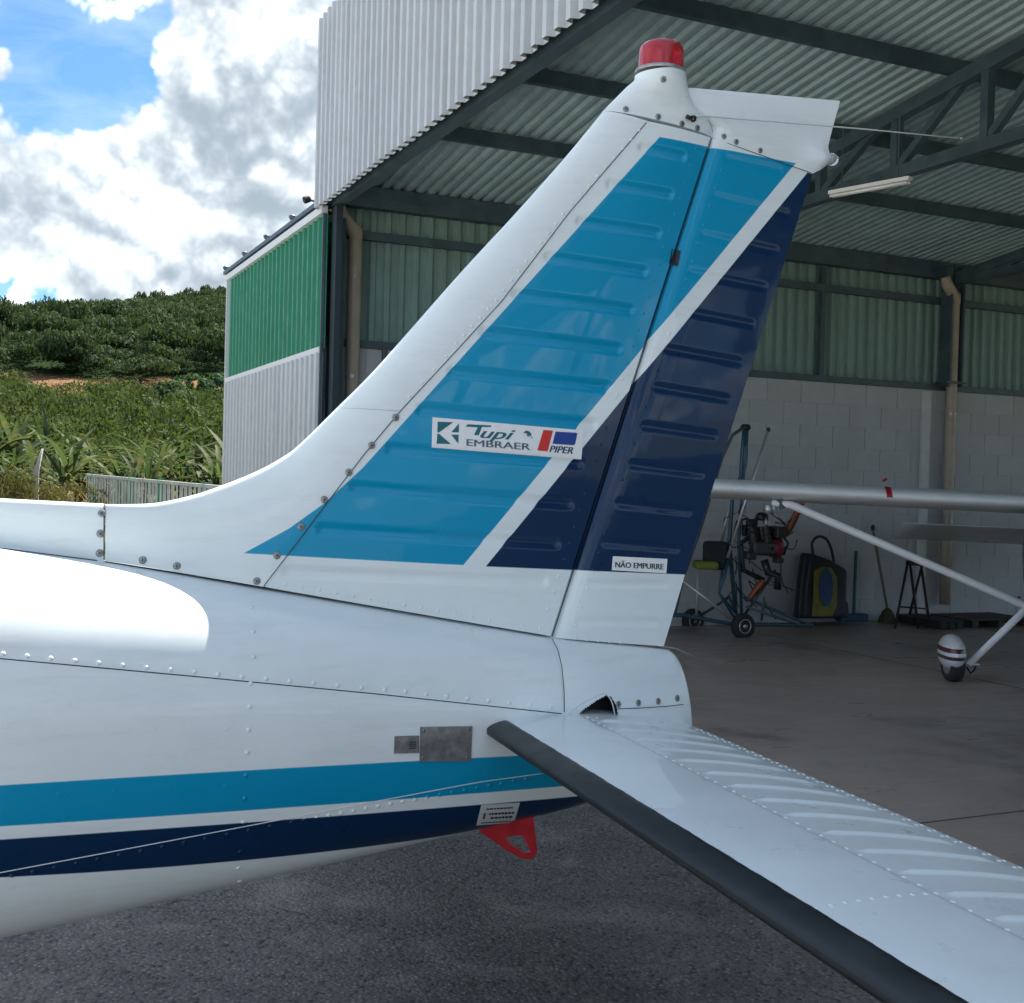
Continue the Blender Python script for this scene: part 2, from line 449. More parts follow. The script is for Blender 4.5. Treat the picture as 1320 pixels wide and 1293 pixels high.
# ---- fin main skin with recessed beads
fin_beads = [((824, 186), (893, 201)), ((782, 234), (876, 250)), ((742, 283), (860, 300)), ((700, 329), (842, 350)), ((658, 377), (825, 399)), ((616, 426), (809, 450)),
             ((574, 477), (793, 499)), ((534, 526), (776, 548)), ((494, 577), (757, 598)), ((447, 627), (744, 650)), ((404, 681), (727, 701)), ((360, 736), (711, 750))]
def bead_depth(X, Z, beads, y, hw=.0155, amp=.0050):
    out = np.zeros_like(X)
    for p, q in beads:
        a, b = on_y(*p, y)[[0, 2]], on_y(*q, y)[[0, 2]]
        L = np.linalg.norm(b - a); d = (b - a) / L; n = np.array([-d[1], d[0]])
        s_ = (X - a[0]) * d[0] + (Z - a[1]) * d[1]; k = (X - a[0]) * n[0] + (Z - a[1]) * n[1]
        over = np.maximum(0, np.maximum(hw - s_, s_ - (L - hw)))
        rad = np.sqrt(k * k + over * over) / hw
        prof = np.where(rad < 1, .5 + .5 * np.cos(np.pi * np.clip(rad, 0, 1)), 0)
        out = np.maximum(out, amp * prof)
    return out
NV, NU = 400, 120
sq = np.linspace(split_r, 1, NV); sx_ = resample(RB, sq)
hinge = resample([(710, 820), (916, 177)], NV)
tb = np.linspace(0, 1, NV)
tS = np.interp(.26 + .74 * tb, [0, .26, .5, 1], [.018, .050, .046, .028]); tH = np.interp(tb, [0, 1], [.034, .020])
Sp = np.array([on_y(u, v, -t)[[0, 2]] for (u, v), t in zip(sx_, tS)]); Hp = np.array([on_y(u, v, -t)[[0, 2]] for (u, v), t in zip(hinge, tH)])
a = np.linspace(0, 1, NU)
X = Sp[:, :1] * (1 - a) + Hp[:, :1] * a; Z = Sp[:, 1:] * (1 - a) + Hp[:, 1:] * a
T = tS[:, None] * (1 - a) + tH[:, None] * a + .010 * np.sin(np.pi * a)[None] * (1 - .4 * tb[:, None])
T = T - .0012  # the leading-edge skin laps over it
T = T - bead_depth(X, Z, fin_beads, -.045)
VF, FF = two_sided(X, Z, T)
fin = mesh('fin', VF, FF, M_fin, plane, True); smooth_by_angle(fin, 50)

# ---- rudder
rud_beads = [((931, 203), (1016, 219)), ((916, 252), (1025, 275)), ((900, 302), (1011, 323)), ((884, 350), (996, 370)), ((869, 399), (980, 418)), ((853, 449), (964, 467)),
             ((838, 498), (948, 515)), ((822, 548), (931, 562)), ((806, 598), (915, 611)), ((790, 648), (899, 660)), ((772, 698), (884, 708)), ((753, 751), (870, 753.5)), ((738, 800), (856, 803))]
hr = resample([(711, 821), (916.8, 178.5)], NV); te = resample([(855, 833), (882, 742), (1047, 224)], NV)
tR = np.interp(tb, [0, 1], [.031, .019])
Hp2 = np.array([on_y(u, v, -t * .5)[[0, 2]] for (u, v), t in zip(hr, tR)]); Tp = np.array([on_y(u, v, 0)[[0, 2]] for u, v in te])
a = np.linspace(0, 1, 100)
X = Hp2[:, :1] * (1 - a) + Tp[:, :1] * a; Z = Hp2[:, 1:] * (1 - a) + Tp[:, 1:] * a
tp = np.interp(a, [0, .02, .06, .11, .16, .20, .3, 1], [.45, .74, .93, 1.0, 1.0, .985, .90, .07])
T = tR[:, None] * tp[None] + 0 * X
bd = bead_depth(X, Z, rud_beads, -.02, hw=.0145, amp=.0015)
T = np.maximum(T - bd, .0012)
VR_, FR_ = two_sided(X, Z, T)
rud = mesh('rudder', VR_, FR_, M_fin, plane, True); smooth_by_angle(rud, 50)

# ---- rudder tip cap (Coons patch)
def coons(left, right, top, bot, nr, nc):
    Lf, Rt, Tp_, Bt = resample(left, nr), resample(right, nr), resample(top, nc), resample(bot, nc)
    out = np.zeros((nr, nc, 2))
    for i in range(nr):
        v = i / (nr - 1)
        for j in range(nc):
            u = j / (nc - 1)
            out[i, j] = (1 - u) * Lf[i] + u * Rt[i] + (1 - v) * Bt[j] + v * Tp_[j] - ((1 - u) * (1 - v) * Bt[0] + u * (1 - v) * Bt[-1] + (1 - u) * v * Tp_[0] + u * v * Tp_[-1])
    return out
cap_px = coons(catmull([(919, 178), (923, 164), (903, 148), (889, 137), (884, 125), (882, 114)], 6), catmull([(1047, 224), (1062, 216), (1072, 205), (1068, 192), (1070, 178), (1083, 130)], 8),
               [(882, 114), (890, 113), (1083, 130)], [(919, 178), (1047, 224)], 40, 50)
vv = np.linspace(0, 1, 40)[:, None]; uu = np.linspace(0, 1, 50)[None]
Tc = (np.interp(uu, [0, .06, .15, .3, 1], [.008, .016, .019, .0175, .004]) * (1 - .55 * vv ** 2) * np.sqrt(np.clip(1 - vv ** 7, 0, 1)))
bulge = .013 * np.exp(-((uu - .97) / .16) ** 2 - ((vv - .30) / .16) ** 2)
Tc = np.maximum(Tc + bulge * np.clip((1.0 - uu) / .03, .35, 1), .0012)
Pc = np.array([[on_y(*cap_px[i, j], -Tc[i, j])[[0, 2]] for j in range(50)] for i in range(40)])
VC, FC_ = two_sided(Pc[..., 0], Pc[..., 1], Tc)
M_capp = paint('cap_paint', [(BLUE, [('below', blue_top), ('above', blue_right)])], wave=.12)
cap = mesh('rudder_tip_cap', VC, FC_, M_capp, plane, True); smooth_by_angle(cap, 60)

# ---- beacon fairing on the fin tip
levels = [((776.5, 143.5), (917, 178), .0275), ((783, 137), (918, 171), .028), ((791, 129), (915, 160), .030), ((800, 120), (904, 149), .034), ((809, 111), (894, 139), .040), ((816, 105.5), (887, 127), .046), ((820, 101), (883, 113), .0505), ((820.5, 97.5), (881.5, 101), .0515), ((820.5, 96), (881.5, 97), .0515)]
NS = 48; V = []
for (p, q, b_) in levels:
    A, B = on_y(*p, 0), on_y(*q, 0); c = (A + B) / 2; h_ = (B - A) / 2
    for j in range(NS):
        th = 2 * math.pi * j / NS; V.append(c + h_ * math.cos(th) + np.array([0, b_ * math.sin(th), 0]))
Fc = []
for i in range(len(levels) - 1):
    for j in range(NS):
        q, q2 = i * NS + j, i * NS + (j + 1) % NS; Fc.append((q, q2, q2 + NS, q + NS))
Fc.append(tuple(range(NS))); Fc.append(tuple((len(levels) - 1) * NS + j for j in range(NS))[::-1])
fair = mesh('fin_tip_fairing', V, Fc, M_white, plane, True); smooth_by_angle(fair, 60)
# ---- beacon
bc = (on_y(820.5, 96, 0) + on_y(881.5, 97, 0)) / 2; bax = np.array([.02, 0, 1.0]); bax /= np.linalg.norm(bax)
beacon = MB().lathe(bc, bax, [(.050, 0), (.0535, .001), (.0545, .004), (.0535, .0075), (.049, .0085)], 48).build('beacon', M_alum, plane); smooth_by_angle(beacon, 40)
M_lens = bpy.data.materials.new('red_lens'); M_lens.use_nodes = True; t = NT(M_lens.node_tree); b = t.n['Principled BSDF']
b.inputs['Base Color'].default_value = (.72, .035, .05, 1); b.inputs['Roughness'].default_value = .12; b.inputs['Transmission Weight'].default_value = .55; b.inputs['IOR'].default_value = 1.45
b.inputs['Subsurface Weight'].default_value = .0; b.inputs['Coat Weight'].default_value = .4
nl = 96; lens = MB(); prof = [(.0470, .008), (.0472, .030), (.0466, .048), (.0452, .056), (.041, .0625), (.034, .0655), (.018, .0668), (.001, .067)]
k0 = []
for (r_, h_) in prof:
    for j in range(nl):
        th = 2 * math.pi * j / nl; rr_ = r_ * (1 + (.012 if j % 2 else 0) * (r_ > .044))
        lens.V.append(tuple(bc + bax * h_ + np.array([math.cos(th), math.sin(th), 0]) * rr_))
for i in range(len(prof) - 1):
    for j in range(nl):
        q, q2 = i * nl + j, i * nl + (j + 1) % nl; lens.F.append((q, q2, q2 + nl, q + nl))
lens = lens.build('lens', M_lens, beacon, True)
bulb = MB().lathe(bc + bax * .008, bax, [(.030, 0), (.030, .006), (.012, .008), (.012, .02), (.016, .026), (.016, .036), (.006, .042)], 20).build('bulb', M_alum, beacon, True)
refl = MB().box(bc + bax * .03 + np.array([.012, 0, 0]), (1, 0, 0), (0, 1, 0), (0, 0, 1), .003, .05, .036).build('reflector', mat('bright_reflector', (.8, .8, .8), .1, 1.0), beacon)

# tail position light
tl_c = on_y(1071, 205, 0)
tl_ = MB().lathe(tl_c, np.array([1, 0, -.25]), [(.013, -.004), (.0145, 0), (.014, .006), (.011, .013), (.006, .017), (.001, .018)], 20).build('tail_light', mat('clear_lens', (.85, .87, .88), .05, 0, 0, .5, trans=.8), plane, True)

# ---- dorsal strip ahead of the fin
def dtop(u): return 642.5 + (649.5 - 642.5) * u / 135
A0, A1 = on_y(0, 642.5, 0), on_y(135, 649.5, 0); C0, C1 = on_y(0, 706, -.016), on_y(135, 723, -.018)
dv, dc = (A1 - A0) / (A1[0] - A0[0]), (C1 - C0) / (C1[0] - C0[0])
xs = np.linspace(-2.4, 0, 40); V = []
X = []; Z = []; T = []
prof_a = np.array([0, .03, .1, .3, .6, 1.0, 1.12])
for k in range(40):
    f = k / 39; x_t = A1[0] - .0007 - (1 - f) * 2.4; x_b = C1[0] - .0007 - (1 - f) * 2.4
    zt = A1[2] + dv[2] * (x_t - A1[0]); zb = C1[2] + dc[2] * (x_b - C1[0])
    hgt = max(zt - zb, .002)
    X.append(x_t + (x_b - x_t) * prof_a); Z.append(zt - hgt * prof_a); T.append(np.array([.001, .0055, .0095, .0135, .016, .0185, .019]))
X, Z, T = map(np.array, (X, Z, T))
VD, FD = two_sided(X, Z, T)
dors = mesh('dorsal_strip', VD, FD, M_white, plane, True); smooth_by_angle(dors, 50)

# ---- tail cone fairing behind the fuselage, above the stabilator
Xc0 = on_y(712, 823, -.04)[0]; Xc1 = on_y(884, 915, -.02)[0]
nx2, nt2 = 260, 180; V = np.zeros((nx2, nt2, 3))
ptop = [(0, 715, 822.5), (1, 856, 838)]
xa, xb = XS1 - .001, on_y(857, 837, 0)[0]; za, zb_ = f_top(xa), on_y(857, 837, 0)[2]
zlow = .838
for i in range(nx2):
    f = i / (nx2 - 1); x = xa + (Xc1 - xa) * f
    if x <= xb: zt = za + (zb_ - za) * (x - xa) / (xb - xa)
    else:
        k = (x - xb) / (Xc1 - xb + 1e-6); zt = zb_ - (zb_ - zlow) * (1 - math.sqrt(max(0, 1 - k ** 2))) * .97
    wd = f_w(xa) * (1 - .60 * f ** 1.5)
    for j in range(nt2):
        th = math.pi * j / (nt2 - 1); c, s_ = math.cos(th), math.sin(th); e = 2 / 2.35
        zl_ = zlow - .02 - .045 * f
        V[i, j] = (x, -wd * math.copysign(abs(c) ** e, c), zl_ + (max(zt, zl_ + .002) - zl_) * abs(s_) ** e)
arch = [on_y(u, v, -.09)[[0, 2]] for u, v in [(727, 926), (734, 918), (748, 908), (763, 899.5), (776, 894), (783, 896), (789, 906), (793, 924)]]
def inside(p, poly):
    c = False; j = len(poly) - 1
    for i in range(len(poly)):
        if (poly[i][1] > p[1]) != (poly[j][1] > p[1]) and p[0] < (poly[j][0] - poly[i][0]) * (p[1] - poly[i][1]) / (poly[j][1] - poly[i][1]) + poly[i][0]: c = not c
        j = i
    return c
arch2 = arch + [np.array([arch[-1][0], arch[-1][1] - .06]), np.array([arch[0][0], arch[0][1] - .06])]
Fc = []
for i in range(nx2 - 1):
    for j in range(nt2 - 1):
        q = i * nt2 + j; f4 = (q, q + 1, q + nt2 + 1, q + nt2)
        Vf = V.reshape(-1, 3); c = Vf[list(f4)].mean(0)
        if c[1] < 0 and inside((c[0], c[2]), arch2): continue
        Fc.append(f4)
Fc.append(tuple((nx2 - 1) * nt2 + j for j in range(nt2)))
tcone = mesh('tail_cone', V.reshape(-1, 3), Fc, M_white, plane, True); smooth_by_angle(tcone, 60)
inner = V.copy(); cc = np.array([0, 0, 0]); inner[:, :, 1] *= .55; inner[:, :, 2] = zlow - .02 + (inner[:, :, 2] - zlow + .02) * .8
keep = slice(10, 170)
iv = inner[keep].reshape(-1, 3); mesh('cutout_dark_backing', iv, grid_faces(160, nt2), M_black, tcone, True)  # black inner shell put in so the cut-out shows as a dark hole
B_tc = BVHTree.FromPolygons([tuple(v) for v in V.reshape(-1, 3)], grid_faces(nx2, nt2))
def arch_pt(u, v):
    p = hit(B_tc, u, v, 0)[0]
    return p
rim = [arch_pt(u, v) for u, v in catmull([(730, 922), (734, 918), (748, 908), (763, 899.5), (776, 894), (783, 896), (789, 906), (792.5, 921)], 6)]
MB().tube([p for p in rim if p is not None], .0013, 6).build('cutout_rim', M_seal, tcone, True)

# ---- underside of the tail, below the stabilator
nu1, nu2 = 26, 40; V2 = []
for i in range(nu1):
    f = i / (nu1 - 1); x = XS1 - .001 + .13 * f; zt, zb = f_top(XS1), f_bot(XS1) + .13 * f * .16 + .05 * max(0, f - .6) ** 2; zc = f_bot(XS1) + (zt - f_bot(XS1)) * .52; wd = f_w(XS1) * math.sqrt(max(.02, 1 - .55 * f ** 3)) * (1 - .12 * f)
    for j in range(nu2):
        th_ = math.pi + math.pi * j / (nu2 - 1); c, s_ = math.cos(th_), math.sin(th_); e = 2 / 2.7
        V2.append((x, wd * math.copysign(abs(c) ** e, c), zc - (zc - zb) * abs(s_) ** e))
tu = mesh('tail_underside', V2, grid_faces(nu1, nu2, 0, True) + [tuple((nu1 - 1) * nu2 + j for j in range(nu2))], M_fus, plane, True); smooth_by_angle(tu, 60)
# ---- stabilator (one piece through the fuselage)
XLE, CH, ZS = .716, .470, .820
def airfoil(n=70):
    """closed loop (x,z), LE first over the top to TE and back"""
    xi = (1 - np.cos(np.linspace(0, np.pi, n))) / 2
    th = .040 * (np.sqrt(np.clip(xi, 0, 1)) * 1.72 - 1.05 * xi - .62 * xi ** 2 + .12 * xi ** 3) + .003 * xi
    cam_ = -.030 * xi ** 2.4
    return xi, cam_, np.maximum(th, .0022)
xi, cmb, th = airfoil(120)
ys = np.r_[np.linspace(-1.97, -.06, 640), np.linspace(-.05, 1.97, 40)]
bead_y = []
for (u, v) in [(867, 971), (897, 987), (931, 1003), (968, 1021), (1010, 1039), (1055, 1062), (1104, 1085), (1160, 1111), (1219, 1139), (1282, 1170)]:
    bead_y.append(on_z(u, v, .852)[1])
pit = (bead_y[0] - bead_y[-1]) / 9
by = [bead_y[0] + pit * k for k in range(4, 0, -1)] + bead_y + [bead_y[-1] - pit * k for k in range(1, 8)]
by = [b for b in by if b < -.13] ; by += [-b for b in by]
Yg, XIg = np.meshgrid(ys, xi, indexing='ij')
xg = XLE + CH * XIg; zt = ZS + cmb[None] + th[None] + 0 * Yg; zb = ZS + cmb[None] - th[None] + 0 * Yg
bh = np.zeros_like(Yg)
for b in by:
    k = np.abs(Yg - b) / .0115; endw = np.clip(np.minimum((xg - .932) / .012, (1.150 - xg) / .03), 0, 1)
    bh = np.maximum(bh, np.where(k < 1, (.5 + .5 * np.cos(np.pi * k)), 0) * endw * .0040)
zt = zt + bh
lap = np.where(xg < .914, .0011, 0)  # front skin laps the rear skin
zt = zt + lap
ny, nxi = Yg.shape
V = np.concatenate([np.stack([xg, Yg, zt], -1).reshape(-1, 3), np.stack([xg, Yg, zb], -1).reshape(-1, 3)])
N = ny * nxi
Fc = grid_faces(ny, nxi, 0, True) + grid_faces(ny, nxi, N)
for i in range(ny - 1):
    for j in (0, nxi - 1):
        a1, b1 = i * nxi + j, (i + 1) * nxi + j; Fc.append((a1, b1, b1 + N, a1 + N) if j else (a1 + N, b1 + N, b1, a1))
for i in (0, ny - 1):
    for j in range(nxi - 1):
        a1, b1 = i * nxi + j, i * nxi + j + 1; Fc.append((a1, b1, b1 + N, a1 + N) if i == 0 else (a1 + N, b1 + N, b1, a1))
M_stab = paint('stabilator_paint', [], wave=.10)
stab = mesh('stabilator', V, Fc, M_stab, plane, True); smooth_by_angle(stab, 50)
# trailing anti-servo tab
zte = ZS + cmb[-1]
tabs = MB()
for (y0, y1) in ((-1.9, -.14), (.14, 1.9)):
    tabs.add([(XLE + CH + .004, y0, zte + .004), (XLE + CH + .004, y1, zte + .004), (XLE + CH + .12, y1, zte - .045), (XLE + CH + .12, y0, zte - .045),
              (XLE + CH + .004, y0, zte - .004), (XLE + CH + .004, y1, zte - .004), (XLE + CH + .12, y1, zte - .048), (XLE + CH + .12, y0, zte - .048)],
             [(0, 1, 2, 3), (7, 6, 5, 4), (0, 4, 5, 1), (2, 6, 7, 3), (1, 5, 6, 2), (0, 3, 7, 4)])
tabs.build('anti_servo_tab', M_stab, plane)
# de-icing boot: wraps the leading edge, rounded at its root end
lim = .041
def boot(y_in, y_out, sgn):
    nb, nq = 220, 40; V = []
    ytab = y_in + (y_out - y_in) * np.linspace(0, 1, nb) ** 1.6
    for q_, y in enumerate(ytab):
        edge = np.clip(abs(y - y_in) / .028, 0, 1); rr = math.sqrt(max(0, 1 - (1 - edge) ** 2))
        wob = .0004 * math.sin(y * 61) + .0003 * math.sin(y * 173 + 1) + .0002 * math.sin(y * 421)
        for k in range(nq):
            c = -1 + 2 * k / (nq - 1); d_ = (lim * (.30 + .70 * rr) + wob) * c * c * (1 if c > 0 else .85)
            x_ = d_ / CH; t_ = np.interp(x_, xi, th); off = .0022 * min(1, (1 - abs(c)) * 10 + .25) * (.3 + .7 * rr)
            z = ZS - .03 * x_ ** 2.4 + math.copysign(t_ + (off if abs(c) > .15 else off * abs(c) / .15), c) if abs(c) > 1e-6 else ZS
            if c > 0: z += .0012
            V.append((XLE + d_ - off * (1 - abs(c)) * 1.2, y, z))
    return mesh('deicing_boot', V, grid_faces(nb, nq, 0, sgn > 0), M_rubber, stab, True)
YR = -f_w(.73) - .004
boot(-.128, -1.965, -1); boot(.128, 1.965, 1)
B_st = bvh_of(stab)

# ---- seams, rivets, screws
B_le, B_fin, B_rud, B_cap, B_fair, B_d = map(bvh_of, (le_skin, fin, rud, cap, fair, dors))
B_top = bvh_of(cap, fair, fin, rud, le_skin)
B_all = bvh_of(fin, rud, le_skin)
drape('seam', B_f, [(-60, 843), (0, 849), (240, 871), (480, 894), (620, 909), (724, 920)], M_seam, fus, .0010, 90)
drape('seam', B_f, [(-40, 1133), (0, 1125), (250, 1078), (480, 1034), (619, 1008), (700, 997)], M_seal, fus, .0010, 90)
drape('seam', B_f, [(-60, 699), (0, 707), (136, 724.5), (342, 758), (520, 787), (708, 820)], M_seam, fus, .0014, 120, .0004)
drape('seam', B_le, [(340, 755.5), (388, 693), (430, 637), (470, 585), (516, 530), (580, 461), (647, 388), (733, 275), (833, 158)], M_seam, le_skin, .0009, 140)
drape('seam', B_d, [(134.3, 650.5), (134.3, 722)], M_seam, dors, .0013, 20)
drape('seam', B_le, [(434, 525.5), (470, 527), (519, 530)], mat('faint_joint', (.45, .47, .48), .5), le_skin, .0006, 20)
drape('seam', B_tc, [(712, 824), (719, 838), (724, 858), (727, 890), (727.5, 918)], M_seam, tcone, .0010, 40)
drape('seam', B_tc, [(793, 914), (830, 912.5), (860, 910.5), (881, 908)], M_seam, tcone, .0009, 40)
drape('seam', B_cap, [(920, 178.5), (1046, 223)], M_seam, cap, .0008, 40)
drape('seam', B_fair, [(778, 144.5), (835, 157), (888, 170), (916, 178)], M_seam, fair, .0009, 40, .0003)
hg = MB()
for s_ in (-1,):
    pts = [np.array([*on_y(u, v, -.016)]) for u, v in resample([(712, 820), (917.5, 178)], 40)]
    hg.tube(pts, .0009, 6)
hg.build('hinge_gap', M_seam, plane)
pr = bpy.data.materials  # rivets take the paint they sit on
rivets('rivets', B_f, row((4, 843), (466, 886.5), 16) + row((496, 889), (710, 912), 9) + [(324.6, 783), (326.6, 814), (327, 847), (323, 881), (322, 911), (320.6, 941), (319, 970), (317, 999), (315.5, 1029), (313.5, 1060), (310, 1098), (307.5, 1119), (309, 1136)]
       + row((15, 1129), (376, 1060), 14) + row((392, 1057), (678, 1004), 19), M_fus, fus, .0046, .0024)
rivets('flush_rivets', B_f, row((9, 938), (292, 939.5), 10) + row((75, 1024), (290, 1014), 4) + row((708, 862), (711, 905), 3) + row((500, 883), (690, 903), 8), M_fus, fus, .0042, .0007)
rivets('rivets', B_le, row((528, 511), (575, 459), 4) + row((588, 443), (640, 387), 6) + row((650, 374), (726, 276), 9) + row((738, 262), (824, 168), 9), M_fin, le_skin, .0038, .0014)
rivets('rivets', B_fin, row((897, 192), (700, 806), 30) + row((368, 753), (696, 810), 16) + row((586, 470), (600, 455), 2), M_fin, fin, .0036, .0016)
rivets('rivets', B_rud, row((938, 196), (742, 806), 27) + row((728, 822), (800, 828), 6), M_fin, rud, .0036, .0016)
rv = [(-.10 - .029 * k) for k in range(62)]
mbv = MB()
for yv in rv:
    for xv, zz in ((.920, .0), (1.162, 0), (1.176, 0)):
        i_ = np.interp((xv - XLE) / CH, xi, th + cmb) + ZS
        if yv < -.14: mbv.lathe((xv, yv + (.006 if xv > 1.17 else 0), i_ - .0004), (0, 0, 1), [(.0036, 0), (.0033, .0011), (.0018, .0018), (.0003, .002)], 7)
for xv in np.arange(.76, .92, .018):
    i_ = np.interp((xv - XLE) / CH, xi, th + cmb) + ZS
    mbv.lathe((xv, -1.205, i_ + .0008), (0, 0, 1), [(.0036, 0), (.0033, .0009), (.0018, .0014), (.0003, .0015)], 7)
    mbv.lathe((xv + .03, -.175, i_ + .0004), (0, 0, 1), [(.0036, 0), (.0033, .0009), (.0018, .0014), (.0003, .0015)], 7)
o = mbv.build('rivets', M_stab, stab, True); o['kind'] = 'stuff'
o = MB().tube([(.9145, y, np.interp((.9145 - XLE) / CH, xi, th + cmb) + ZS + .0002) for y in np.linspace(-1.95, -.13, 60)], .0007, 5).build('seam', mat('lap_shadow', (.28, .30, .31), .6), stab)

# screw head shared mesh
sm = MB().lathe((0, 0, 0), (0, 0, 1), [(1.0, -.1), (1.0, .12), (.86, .22), (.80, .16), (.5, .24), (.02, .26)], 14)
scr_me = bpy.data.meshes.new('screw'); 
_nf = len(sm.F); sm.box((0, 0, .27), (1, 0, 0), (0, 1, 0), (0, 0, 1), .95, .2, .04).box((0, 0, .27), (1, 0, 0), (0, 1, 0), (0, 0, 1), .2, .95, .041)
scr_me.from_pydata([tuple(v) for v in sm.V], [], sm.F); scr_me.materials.append(M_screw); scr_me.materials.append(M_slot)
for k, p in enumerate(scr_me.polygons): p.material_index = 0 if k < _nf else 1
def screws(bvh, pxs, parent, r=.0072):
    for (u, v) in pxs:
        p, nrm = hit(bvh, u, v, .0002)
        if p is not None: inst('screw', scr_me, frame_m(p, nrm, r, random.random() * 3), parent)
screws(B_d, [(131, 662), (129.5, 688), (128.5, 713)], dors)
screws(B_le, [(184, 722), (228, 729.5), (331, 749), (357, 716), (388, 679), (418, 644), (449.5, 609), (479, 574), (510, 538)], le_skin)
screws(B_fair, [(855, 102), (806.7, 140.7), (848.5, 150.5), (879, 159.5), (899, 165)], fair, .0066)
screws(B_cap, [(933, 176), (949, 183), (980, 194)], cap, .0062)
screws(B_tc, [(797, 908), (823, 906), (848.5, 904), (873, 900), (716, 850), (722, 884)], tcone, .0068)

# antenna rod with its bracket
pA = hit(B_fair, 893, 153, .002)[0]
yA = pA[1] - .006
MB().tube([pA + np.array([.0, .004, 0]), on_y(893, 153, yA), on_y(897, 150.5, yA), on_y(905, 149.5, yA), on_y(1000, 157, yA - .01), on_y(1120, 167, yA - .02), on_y(1238, 178.5, yA - .03)], [.0028, .0028, .0022, .0018, .0017, .0016, .0015], 8).build('antenna_rod', mat('pale_rod', (.62, .64, .62), .35, .3), plane, True)
MB().lathe(on_y(1239, 178.6, yA - .03), (1, 0, 0), [(.0012, -.003), (.003, 0), (.003, .003), (.001, .006)], 10).build('antenna_tip', M_alum, plane, True)
MB().lathe(pA - np.array([0, -.004, 0]), (0, -1, 0), [(.007, 0), (.007, .005), (.004, .008), (.004, .012)], 12).tube([on_y(892, 153, yA), on_y(885, 150, yA)], .0045, 8).build('antenna_mount', M_black, plane, True)
# small black patch at the rudder hinge
pH = hit(B_all, 870, 332, .001)[0]
patch('hinge_black_patch', B_all, [(866, 321), (877, 324), (873.5, 343), (862.5, 340)], M_black, plane, .004, 4)
# static wick behind rudder foot
MB().tube([on_y(852, 833, 0), on_y(872, 836, -.005), on_y(893, 846, -.01)], .0010, 5).build('trailing_wire', mat('grey_wire', (.3, .3, .29), .5), plane, True)
# data plates + placard
pl = patch('data_plate', B_f, [(541.5, 937), (608.5, 936), (606.5, 981), (540.5, 981.5)], M_alum, fus, .0022, 8)
ps = patch('data_plate', B_f, [(508.5, 949), (540, 948), (540, 970.5), (507.5, 971.5)], M_alum, fus, .0012, 6)
M_dark_print = mat('dark_print', (.03, .035, .045), .6)
for c in ((546, 941.5), (604, 940), (602, 976.5), (545, 977)): inst('screw', scr_me, frame_m(*hit(B_f, *c, .0024), .0034), pl)
for k in range(4):
    flat_px('print_line', B_f, [[(527, 956 + k * 2.6), (536, 955.8 + k * 2.6), (536, 957 + k * 2.6), (527, 957.2 + k * 2.6)]], M_dark_print, ps, .0016)
M_sticker = mat('white_sticker', (.80, .81, .80), .4, noise=(30, .04, 3))
M_plac = mat('grey_white_placard', (.55, .57, .57), .45)
pc = patch('placard', B_f, [(620.5, 1037.5), (670, 1034.5), (662.5, 1059.5), (614, 1063.5)], M_plac, fus, .0012, 8)
ln = [(627, 1041.5, 34, 2.0), (630, 1047.5, 32, 2.6), (632, 1052.5, 24, 2.6), (620, 1059.5, 38, 1.2)]
for (u, v, wd, h_) in ln:
    polys = []; x_ = u
    while x_ < u + wd:
        ww = random.uniform(2.2, 5); polys.append([(x_, v - (x_ - u) * .06), (x_ + ww, v - (x_ + ww - u) * .06), (x_ + ww - .3, v + h_ - (x_ + ww - u) * .06), (x_ - .3, v + h_ - (x_ - u) * .06)]); x_ += ww + .9
    flat_px('print_line', B_f, polys, M_dark_print, pc, .0017)
flat_px('print_line', B_f, [[(623.5, 1048), (626, 1047), (624.5, 1054.5), (621.5, 1055)]], M_dark_print, pc, .0017)
# tie-down plate under the tail
ho = [(617, 1071), (640, 1060), (688, 1052), (692, 1085), (693.5, 1096), (690, 1105), (683, 1108.5), (674, 1107.5), (655, 1098)]
hi_ = [(653, 1080), (664, 1077.5), (675, 1077.5), (684.5, 1098.5), (682, 1100.5), (676, 1099.5), (664, 1091), (655, 1085)]
def plate_with_hole(name, outer, innr, y, th_, m, parent):
    bm = bmesh.new(); es = []
    for loop in (outer, innr):
        vs = [bm.verts.new(on_y(u, v, y)) for u, v in loop]
        for i in range(len(vs)): es.append(bm.edges.new((vs[i], vs[(i + 1) % len(vs)])))
    bmesh.ops.triangle_fill(bm, use_beauty=True, edges=es)
    r_ = bmesh.ops.extrude_face_region(bm, geom=bm.faces[:])
    bmesh.ops.translate(bm, vec=(0, th_, 0), verts=[g for g in r_['geom'] if isinstance(g, bmesh.types.BMVert)])
    bmesh.ops.recalc_face_normals(bm, faces=bm.faces[:])
    me = bpy.data.meshes.new(name); bm.to_mesh(me); bm.free(); me.materials.append(m)
    o = bpy.data.objects.new(name, me); link(o, parent); bevel(o, .002, 2); return o
plate_with_hole('tie_down_plate', ho, hi_, -.006, .012, mat('red_enamel', (.50, .012, .022), .4, coat=.3, noise=(40, .2, 3)), plane)

